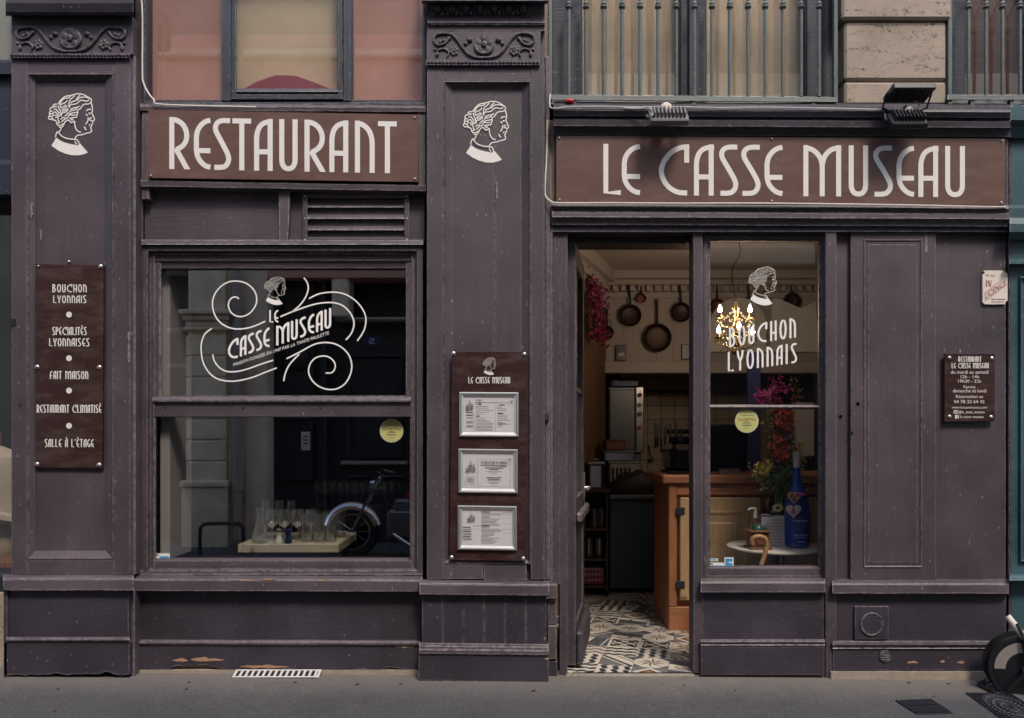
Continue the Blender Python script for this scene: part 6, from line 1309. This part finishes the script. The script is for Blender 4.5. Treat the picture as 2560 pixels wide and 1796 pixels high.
# ---------------- chandelier
chx = P(1840, 0, 1.25).x; CY = 1.25; kz = (CD+CY)/F; zz = lambda py: CZ-(py-HY)*kz
ch = thing('chandelier', 'small crystal chandelier with lit candle bulbs behind the narrow window', 'chandelier', (chx, CY, zz(890)))
MB().tube(catmull([(chx-.02, CY, 2.85), (chx+.03, CY, 2.65), (chx-.03, CY, 2.5), (chx, CY, zz(755))], 5), .004, 6).build('flex', 'black', ch)
MB().lathe([(.006, zz(890)), (.03, zz(880)), (.012, zz(868)), (.03, zz(850)), (.012, zz(830)), (.035, zz(815)), (.012, zz(800)), (.02, zz(775)), (.006, zz(755))], (chx, CY, 0), n=12).build('stem', 'brass', ch, smooth=True)
qa, qb, qc = MB(), MB(), MB(); bulbs = []
for (px, py, dy) in ((1800, 775, -.03), (1839, 767, .12), (1875, 775, -.03), (1797, 823, .06), (1848, 822, -.13), (1882, 826, .06)):
    x = P(px, 0, CY+dy).x; z = zz(py); bulbs.append((x, CY+dy, z))
    qa.tube(catmull([(chx, CY, z-.09), (chx+(x-chx)*.5, CY+dy*.5, z-.13), (x, CY+dy, z-.10), (x, CY+dy, z-.06)], 4), .005, 6); qa.lathe([(.004, -.07), (.026, -.06), (.03, -.05), (.01, -.05), (.01, -.02)], (x, CY+dy, z), n=10)
    for i in range(7): 
        u = i/6; qc.ball((chx+(x-chx)*u, CY+dy*u, zz(757)*(1-u)+(z-.05)*u-.05*math.sin(math.pi*u)), .010, n=6, m=4)
        qc.ball((x+.028*math.cos(i*.9), CY+dy+.028*math.sin(i*.9), z-.075-.012*(i % 2)), .0065, n=6, m=4)
qa.build('arm', 'brass', ch, smooth=True); qc.build('crystal_string', 'crystal', ch, smooth=True, kind='stuff')
for (x, y_, z) in bulbs: MB().lathe([(.006, -.028), (.013, -.012), (.0125, .004), (.006, .022), (.0, .034)], (x, y_, z), n=10).build('candle_bulb', 'bulb', ch, smooth=True)
q = MB(); rg = random.Random(2)
for i in range(70):
    a_ = rg.uniform(0, 6.28); r_ = rg.uniform(.02, .11); q.ball((chx+r_*math.cos(a_), CY+r_*math.sin(a_), zz(835)-rg.uniform(0, .13)), rg.uniform(.004, .008), n=6, m=4)
q.build('crystal_drop', 'crystal', ch, smooth=True, kind='stuff')
# ---------------- marble table with bottles, grinder, bouquet
TZ = .645; TY = .58; tx = P(1940, 0, TY).x
tb = thing('bistro_table', 'round white marble bistro table behind the narrow window', 'table', (tx, TY, 0))
MB().lathe([(0, -.022), (.29, -.022), (.302, -.012), (.302, -.004), (.295, 0), (0, 0)], (tx, TY, TZ), n=48).build('table_top', 'marble', tb, smooth=True)
MB().lathe([(.03, 0), (.022, .1), (.022, TZ-.06), (.08, TZ-.023)], (tx, TY, 0), n=16).build('pedestal', 'iron', tb, smooth=True)
for i in range(3): MB().tube([(tx, TY, .1), (tx+.15*math.cos(i*2.09), TY+.15*math.sin(i*2.09), .08), (tx+.26*math.cos(i*2.09), TY+.26*math.sin(i*2.09), .012)], .014, 8).build('foot', 'iron', tb)
def bottle(lb, px, y, mt, s, lab=True):
    x = P(px, 0, y).x; t = thing('wine_bottle', lb, 'bottle', (x, y, TZ+.001))
    prof = [(.0, .002), (.05, .0), (.058, .006), (.060, .16), (.056, .20), (.036, .27), (.020, .32), (.016, .36), (.0155, .43), (.018, .435), (.018, .45), (0, .45)]
    MB().lathe([(r*s, h*s) for r, h in prof], (x, y, TZ+.001), n=28).build('glass_body', mt, t, smooth=True)
    MB().lathe([(.0165*s, .38*s), (.0175*s, .40*s), (.0190*s, .452*s), (0, .454*s)], (x, y, TZ+.001), n=16).build('foil', 'cork_foil' if lab else 'black', t, smooth=True)
    if lab:
        q = MB(); f = lambda a_, b_: Vector((x+.0612*s*math.sin(a_), y-.0612*s*math.cos(a_), TZ+b_*s))
        def curved(s_, w_, z0, h_):
            btext(q, s_, -w_, w_, -z0-h_, -z0, lambda a_, b_: f(a_, -b_))
        curved('Coeurs de Fleurs' if False else 'Cuvée du Chef', .6, .125, .012); 
        q.v, q.f, q.m = [], [], []
        for w_, z0, h_ in ((.62, .128, .006), (.55, .062, .004), (.48, .052, .003), (.3, .03, .004)):
            n = 14
            for i in range(n):
                if (i*7+int(z0*1000)) % 5 == 0: continue
                a0 = -w_+2*w_*i/n; a1 = a0+2*w_/n*.8; q.add([f(a0, z0), f(a1, z0), f(a1, z0+h_), f(a0, z0+h_)], [(0, 1, 2, 3)])
        q.build('label_print', 'letter_white', t)
        q = MB(); q.ribbon([(-.28, .115), (.28, .115), (0, .08)], .006, lambda a_, b_: f(a_, b_), closed=True); q.flat([(-.1, .148), (.05, .142), (.08, .155), (0, .165)], 0, 0, f); q.build('green_print', 'leaf', t)
    return t, x
bt, bxx = bottle('large blue wine bottle with hanging hearts on the marble table', 1992, .52, 'bottle_blue', 1.30)
bottle('dark wine bottle behind the leaning menu on the marble table', 1944, .74, 'bottle_dark', 1.15, False)
def heart(lb, px, py, s, y, mt, mt2):
    H = [(16*math.sin(t_)**3, -(13*math.cos(t_)-5*math.cos(2*t_)-2*math.cos(3*t_)-math.cos(4*t_))) for t_ in [i*2*math.pi/28 for i in range(28)]]
    t = thing('heart_tag', lb, 'tag', P(px, py+s*16, y)); MB().prism([(px+a_*s, py+b_*s) for a_, b_ in H], y, y+.005).build('tag_board', mt, t); MB().prism([(px+a_*s*.78, py+b_*s*.78) for a_, b_ in H], y-.002, y-.0003).build('inlay', mt2, t)
    return t
t1 = heart('red patterned heart tag hung on the blue bottle', 1986, 1243, 1.05, .425, 'gold', 'licence_red')
rg = random.Random(4); q = MB()
for i in range(22): c = P(1986+rg.uniform(-11, 11), 1241+rg.uniform(-9, 8), .4218); q.lathe([(.004, 0), (0, -.001)], c, 'y', 6)
q.build('dots', 'box_cream', t1)
t2 = heart('pale heart tag with a small pink figure, below the red one', 1984, 1277, 1.2, .42, 'box_cream', 'licence_cream'); MB().prism([(1978, 1284), (1981, 1272), (1986, 1268), (1988, 1278), (1991, 1286)], .416, .4178).build('figure', 'pink', t2)
q = MB(); c = P(2000, 1235, .44); q.tube([(c.x+.03*math.cos(a_*.5), .44+.03*math.sin(a_*.5), c.z+.008*math.cos(a_*.5)*-1) for a_ in range(14)], .007, 6); q.tube([(c.x+.02, .42, c.z), (c.x+.045, .42, c.z+.035), (c.x+.05, .42, c.z+.04)], .003, 5); q.build('neck_ribbon', 'pink', smooth=True, label='bright pink ribbon tied round the blue bottle neck', cat='ribbon')
t = thing('sun_ornament', 'small gilt sun ornament leaning before the dark bottle', 'ornament', P(1945, 1282, .50)); c = P(1945, 1270, .50); k5 = (CD+.5)/F
MB().prism([(1945+(15 if i % 2 == 0 else 11)*math.cos(i*math.pi/12), 1270+(11 if i % 2 == 0 else 8)*math.sin(i*math.pi/12)) for i in range(24)], .5, .506).build('sun_disc', 'gold', t); MB().prism([(1945+6*math.cos(i*.7), 1270+4*math.sin(i*.7)) for i in range(9)], .497, .4995).build('sun_face', 'dark_wood', t)
t = thing('menu_stand', 'white menu card in a wooden stand leaning on the marble table', 'menu card', P(1936, 1383, .5))
MB().prism([(1904, 1286), (1968, 1291), (1967, 1380), (1902, 1376)], .52, .528).build('card', 'paper', t); MB().prism([(1897, 1284), (1970, 1289), (1968, 1385), (1900, 1381)], .529, .537).build('backing', 'grinder_wood', t); MB().hrun(1930, 1968, [(1374, .518), (1375, .505), (1384, .505), (1385, .53)]).build('ledge', 'grinder_wood', t)
q = MB()
for i in range(9): q.ribbon([(1918+random.uniform(-3, 3), 1300+i*8), (1955+random.uniform(-5, 5), 1301+i*8)], .8, PM(.5185))
q.build('print', 'print_grey', t)
t = thing('coffee_grinder', 'antique wooden coffee grinder with a crank on the marble table', 'coffee grinder', (P(1903, 0, .42).x, .44, TZ)); a, b = P(1876, 1345, .40), P(1928, 1381, .40)
MB().box(a.x+.01, b.x-.01, .40, .52, TZ+.014, TZ+.105, .004).build('body', 'grinder_wood', t); MB().box(a.x-.004, b.x+.004, .385, .535, TZ+.001, TZ+.014, .003).build('base', 'grinder_wood', t); MB().box(a.x-.004, b.x+.004, .385, .535, TZ+.105, TZ+.115, .003).build('top_board', 'grinder_wood', t)
cx_ = (a.x+b.x)/2; MB().lathe([(.038, 0), (.036, .014), (.02, .034), (.008, .038)], (cx_, .46, TZ+.115), n=18).build('hopper', 'green_enamel', t, smooth=True); MB().tube([(cx_, .46, TZ+.16), (cx_, .46, TZ+.2), (cx_+.085, .44, TZ+.2)], .005, 6).build('crank', 'iron', t); MB().ball((cx_+.088, .44, TZ+.222), .016, (1, 1, 1.2)).build('crank_knob', 'iron', t, smooth=True)
MB().box(cx_-.03, cx_+.03, .393, .40, TZ+.03, TZ+.075, .003).build('drawer', 'grinder_wood', t)
t = thing('sanitiser_bottle', 'white pump sanitiser bottle behind the coffee grinder', 'pump bottle', (P(1888, 0, .6).x, .62, TZ)); c = P(1888, 0, .62)
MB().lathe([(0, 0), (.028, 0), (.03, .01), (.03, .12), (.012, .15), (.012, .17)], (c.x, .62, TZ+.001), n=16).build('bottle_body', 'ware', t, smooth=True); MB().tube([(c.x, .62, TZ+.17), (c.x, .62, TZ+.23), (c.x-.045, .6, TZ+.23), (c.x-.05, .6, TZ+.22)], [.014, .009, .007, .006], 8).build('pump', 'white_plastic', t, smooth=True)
# umbrella with crook handle leaning at the glass
pts = [(1880, 1362, .26), (1880, 1350, .255), (1888, 1343, .25), (1902, 1342, .25), (1914, 1349, .25), (1917, 1364, .25), (1912, 1385, .25), (1903, 1412, .25), (1890, 1440, .26), (1868, 1500, .3)]
t = thing('umbrella', 'furled umbrella with a wooden crook handle leaning behind the narrow window', 'umbrella', P(1868, 1500, .3)); MB().tube(catmull([tuple(P(*p)) for p in pts[:8]], 5), .0145, 10).build('crook_handle', 'cane', t, smooth=True); MB().tube([P(1903, 1412, .25), P(1890, 1440, .26), P(1850, 1560, .34)], [.018, .022, .012], 10).build('furled_canopy', 'black', t, smooth=True)
# bouquet
bq = thing('bouquet', 'tall bouquet of orange, yellow and pink flowers behind the narrow window', 'bouquet', (P(1945, 0, .64).x, .62, TZ)); rg = random.Random(6)
vx = P(1945, 0, .64).x
MB().lathe([(.04, 0), (.05, .01), (.055, .12), (.045, .16)], (vx, .62, TZ+.001), n=18).build('vase', 'bottle_dark', bq, smooth=True); bq.location = Vector(bq.location)
def blobs(nm, mt, n, cx, cy, sx, sy, s0, s1, y=.62, sp=.09):
    q = MB()
    for i in range(n):
        p = P(cx+rg.gauss(0, sx), cy+rg.gauss(0, sy), y+rg.uniform(-sp, sp)); s = rg.uniform(s0, s1)
        nn = Vector((rg.uniform(-1, 1), rg.uniform(-1, 0), rg.uniform(-1, 1))).normalized(); a_ = nn.orthogonal().normalized(); b_ = nn.cross(a_)
        for k_ in range(3):
            t_ = k_*2.09; d_ = a_*math.cos(t_)+b_*math.sin(t_); e_ = -a_*math.sin(t_)+b_*math.cos(t_); q.add([p, p+d_*s*.6+e_*s*.35, p+d_*s+nn*s*.3, p+d_*s*.6-e_*s*.35], [(0, 1, 2, 3)])
    return q.build(nm, mt, bq, kind='stuff')
blobs('orange_petals', 'orange_red', 95, 1952, 1125, 13, 22, .018, .034); blobs('orange_petals', 'orange_red', 80, 1962, 1045, 15, 20, .018, .034); blobs('pink_petals', 'magenta', 24, 1908, 995, 11, 10, .022, .038); blobs('pink_petals', 'magenta', 28, 1938, 975, 13, 14, .022, .038)
blobs('yellow_flowers', 'yellow', 150, 1912, 1172, 15, 11, .008, .014); blobs('yellow_flowers', 'yellow', 150, 1995, 1145, 11, 24, .008, .014); blobs('yellow_flowers', 'yellow', 90, 1930, 1060, 10, 30, .007, .013); blobs('yellow_flowers', 'yellow', 40, 1990, 975, 9, 24, .007, .013)
blobs('foliage', 'leaf', 150, 1948, 1195, 26, 14, .02, .04); blobs('foliage', 'leaf_dark', 60, 1950, 1100, 16, 40, .02, .035)
q = MB()
for i in range(22):
    x1, y1 = rg.uniform(1900, 2000), rg.uniform(970, 1180); q.tube([P(1946+rg.uniform(-5, 5), 1290, .62), P(1948+(x1-1948)*.35, 1210, .62), P(x1, y1, .62+rg.uniform(-.08, .08))], .003, 5)
q.build('stems', 'leaf', bq)
MB().prism([(1945, 1066), (1990, 1065), (1989, 1100), (1946, 1101)], .66, .663).build('gift_card', 'paper', label='small printed card tucked in the bouquet', cat='card')
# ---------------- dining table in the bay window with glasses
tz = .70; a, b = P(594, 0, .25).x, P(846, 0, .25).x
dt = thing('wooden_table', 'pale wooden table set with glasses behind the bay window', 'table', ((a+b)/2, .52, 0))
MB().box(a, b, .25, .80, tz-.052, tz, .004).build('table_top', 'table_wood', dt)
for x in (a+.05, b-.05):
    for y in (.3, .75): MB().box(x-.025, x+.025, y-.025, y+.025, .005, tz-.052, .003).build('leg', 'dark_wood', dt)
flute = [(0, .003), (.030, .002), (.031, .005), (.005, .012), (.0045, .09), (.016, .115), (.026, .16), (.0255, .21), (.024, .235), (.0232, .235), (.0245, .205), (.0248, .16), (.014, .118), (0, .10)]
wine = [(0, .003), (.034, .002), (.035, .005), (.006, .012), (.005, .075), (.03, .095), (.041, .125), (.040, .155), (.033, .19), (.0322, .19), (.039, .155), (.040, .125), (.028, .098), (0, .084)]
tumb = [(0, .006), (.030, .0), (.032, .003), (.035, .165), (.0335, .165), (.0305, .012), (0, .012)]
caraf = [(0, .004), (.046, .0), (.048, .01), (.042, .06), (.022, .12), (.0165, .16), (.027, .205), (.026, .205), (.0152, .16), (.020, .12), (.040, .06), (.045, .012), (0, .012)]
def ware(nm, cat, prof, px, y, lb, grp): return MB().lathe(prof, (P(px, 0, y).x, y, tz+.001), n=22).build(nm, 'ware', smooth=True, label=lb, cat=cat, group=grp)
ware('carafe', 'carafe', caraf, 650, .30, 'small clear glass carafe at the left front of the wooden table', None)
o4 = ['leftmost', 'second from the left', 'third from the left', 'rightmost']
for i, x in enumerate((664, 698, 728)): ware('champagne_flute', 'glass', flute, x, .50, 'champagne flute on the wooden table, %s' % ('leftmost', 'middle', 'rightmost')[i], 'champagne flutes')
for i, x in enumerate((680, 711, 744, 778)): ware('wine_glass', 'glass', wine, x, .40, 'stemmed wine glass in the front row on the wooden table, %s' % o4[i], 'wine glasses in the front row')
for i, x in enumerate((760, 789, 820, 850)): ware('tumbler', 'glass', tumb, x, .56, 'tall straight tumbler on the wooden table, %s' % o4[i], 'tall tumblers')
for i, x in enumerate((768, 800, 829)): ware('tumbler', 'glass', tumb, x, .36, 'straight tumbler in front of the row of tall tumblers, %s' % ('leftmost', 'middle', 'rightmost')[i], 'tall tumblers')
for lb, px, mt, nm in (('white salt mill with a clear top on the wooden table', 696, 'white_plastic', 'salt_mill'), ('dark blue pepper mill on the wooden table', 719, 'number_blue', 'pepper_mill')):
    x = P(px, 0, .27).x; t = thing(nm, lb, 'mill', (x, .28, tz)); s = 1.0
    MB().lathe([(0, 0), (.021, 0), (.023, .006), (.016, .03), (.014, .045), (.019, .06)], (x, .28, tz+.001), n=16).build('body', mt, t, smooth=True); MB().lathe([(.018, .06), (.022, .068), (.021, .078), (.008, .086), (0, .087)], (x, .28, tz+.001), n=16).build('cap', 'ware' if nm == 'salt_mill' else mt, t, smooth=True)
# sideboard with more wine glasses at the back
sb = thing('sideboard', 'dark sideboard with rows of glasses at the back of the dining room', 'sideboard', (-1.1, 1.75, 0)); zb = .80
sx0, sx1 = P(770, 0, 1.55).x, P(1050, 0, 1.55).x
MB().box(sx0, sx1, 1.5, 2.0, zb-.03, zb, .004).build('top', 'dark_wood', sb); MB().box(sx0+.03, sx1-.03, 1.54, 1.98, .01, zb-.03, .004).build('body', 'dark_wood', sb)
wp = MB().lathe(wine, (0, 0, 0), n=16); k_ = 0
first = None
for i in range(11):
    for j in range(2):
        x = P(793+i*19+j*8, 0, 1.6).x; y = 1.6+j*.16
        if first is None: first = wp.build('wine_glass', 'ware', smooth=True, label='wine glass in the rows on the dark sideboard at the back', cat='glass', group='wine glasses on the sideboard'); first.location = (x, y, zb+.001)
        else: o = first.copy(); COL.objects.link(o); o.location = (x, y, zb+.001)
for i, x in enumerate((560, 900)):
    c = P(x, 0, 1.2).x; t = thing('dining_chair', 'dark dining chair inside the bay window, %s of the wooden table' % ('left', 'right')[i], 'chair', (c, 1.15, 0), 'dining chairs')
    MB().box(c-.2, c+.2, .95, 1.35, .43, .47, .01).build('seat', 'dark_wood', t)
    for sx in (-.17, .17):
        for sy in (.98, 1.32): MB().box(c+sx-.018, c+sx+.018, sy-.018, sy+.018, .005, .43, .003).build('leg', 'dark_wood', t)
        MB().box(c+sx-.018, c+sx+.018, 1.30, 1.34, .47, .86, .003).build('back_post', 'dark_wood', t)
    MB().box(c-.16, c+.16, 1.305, 1.335, .68, .84, .006).build('back_rest', 'dark_wood', t)
# pale inner reveal of the bay window
MB().pbox(399, 660, 424, 1400, .13, .45, .006).build('inner_reveal', 'cream_panel', shop)
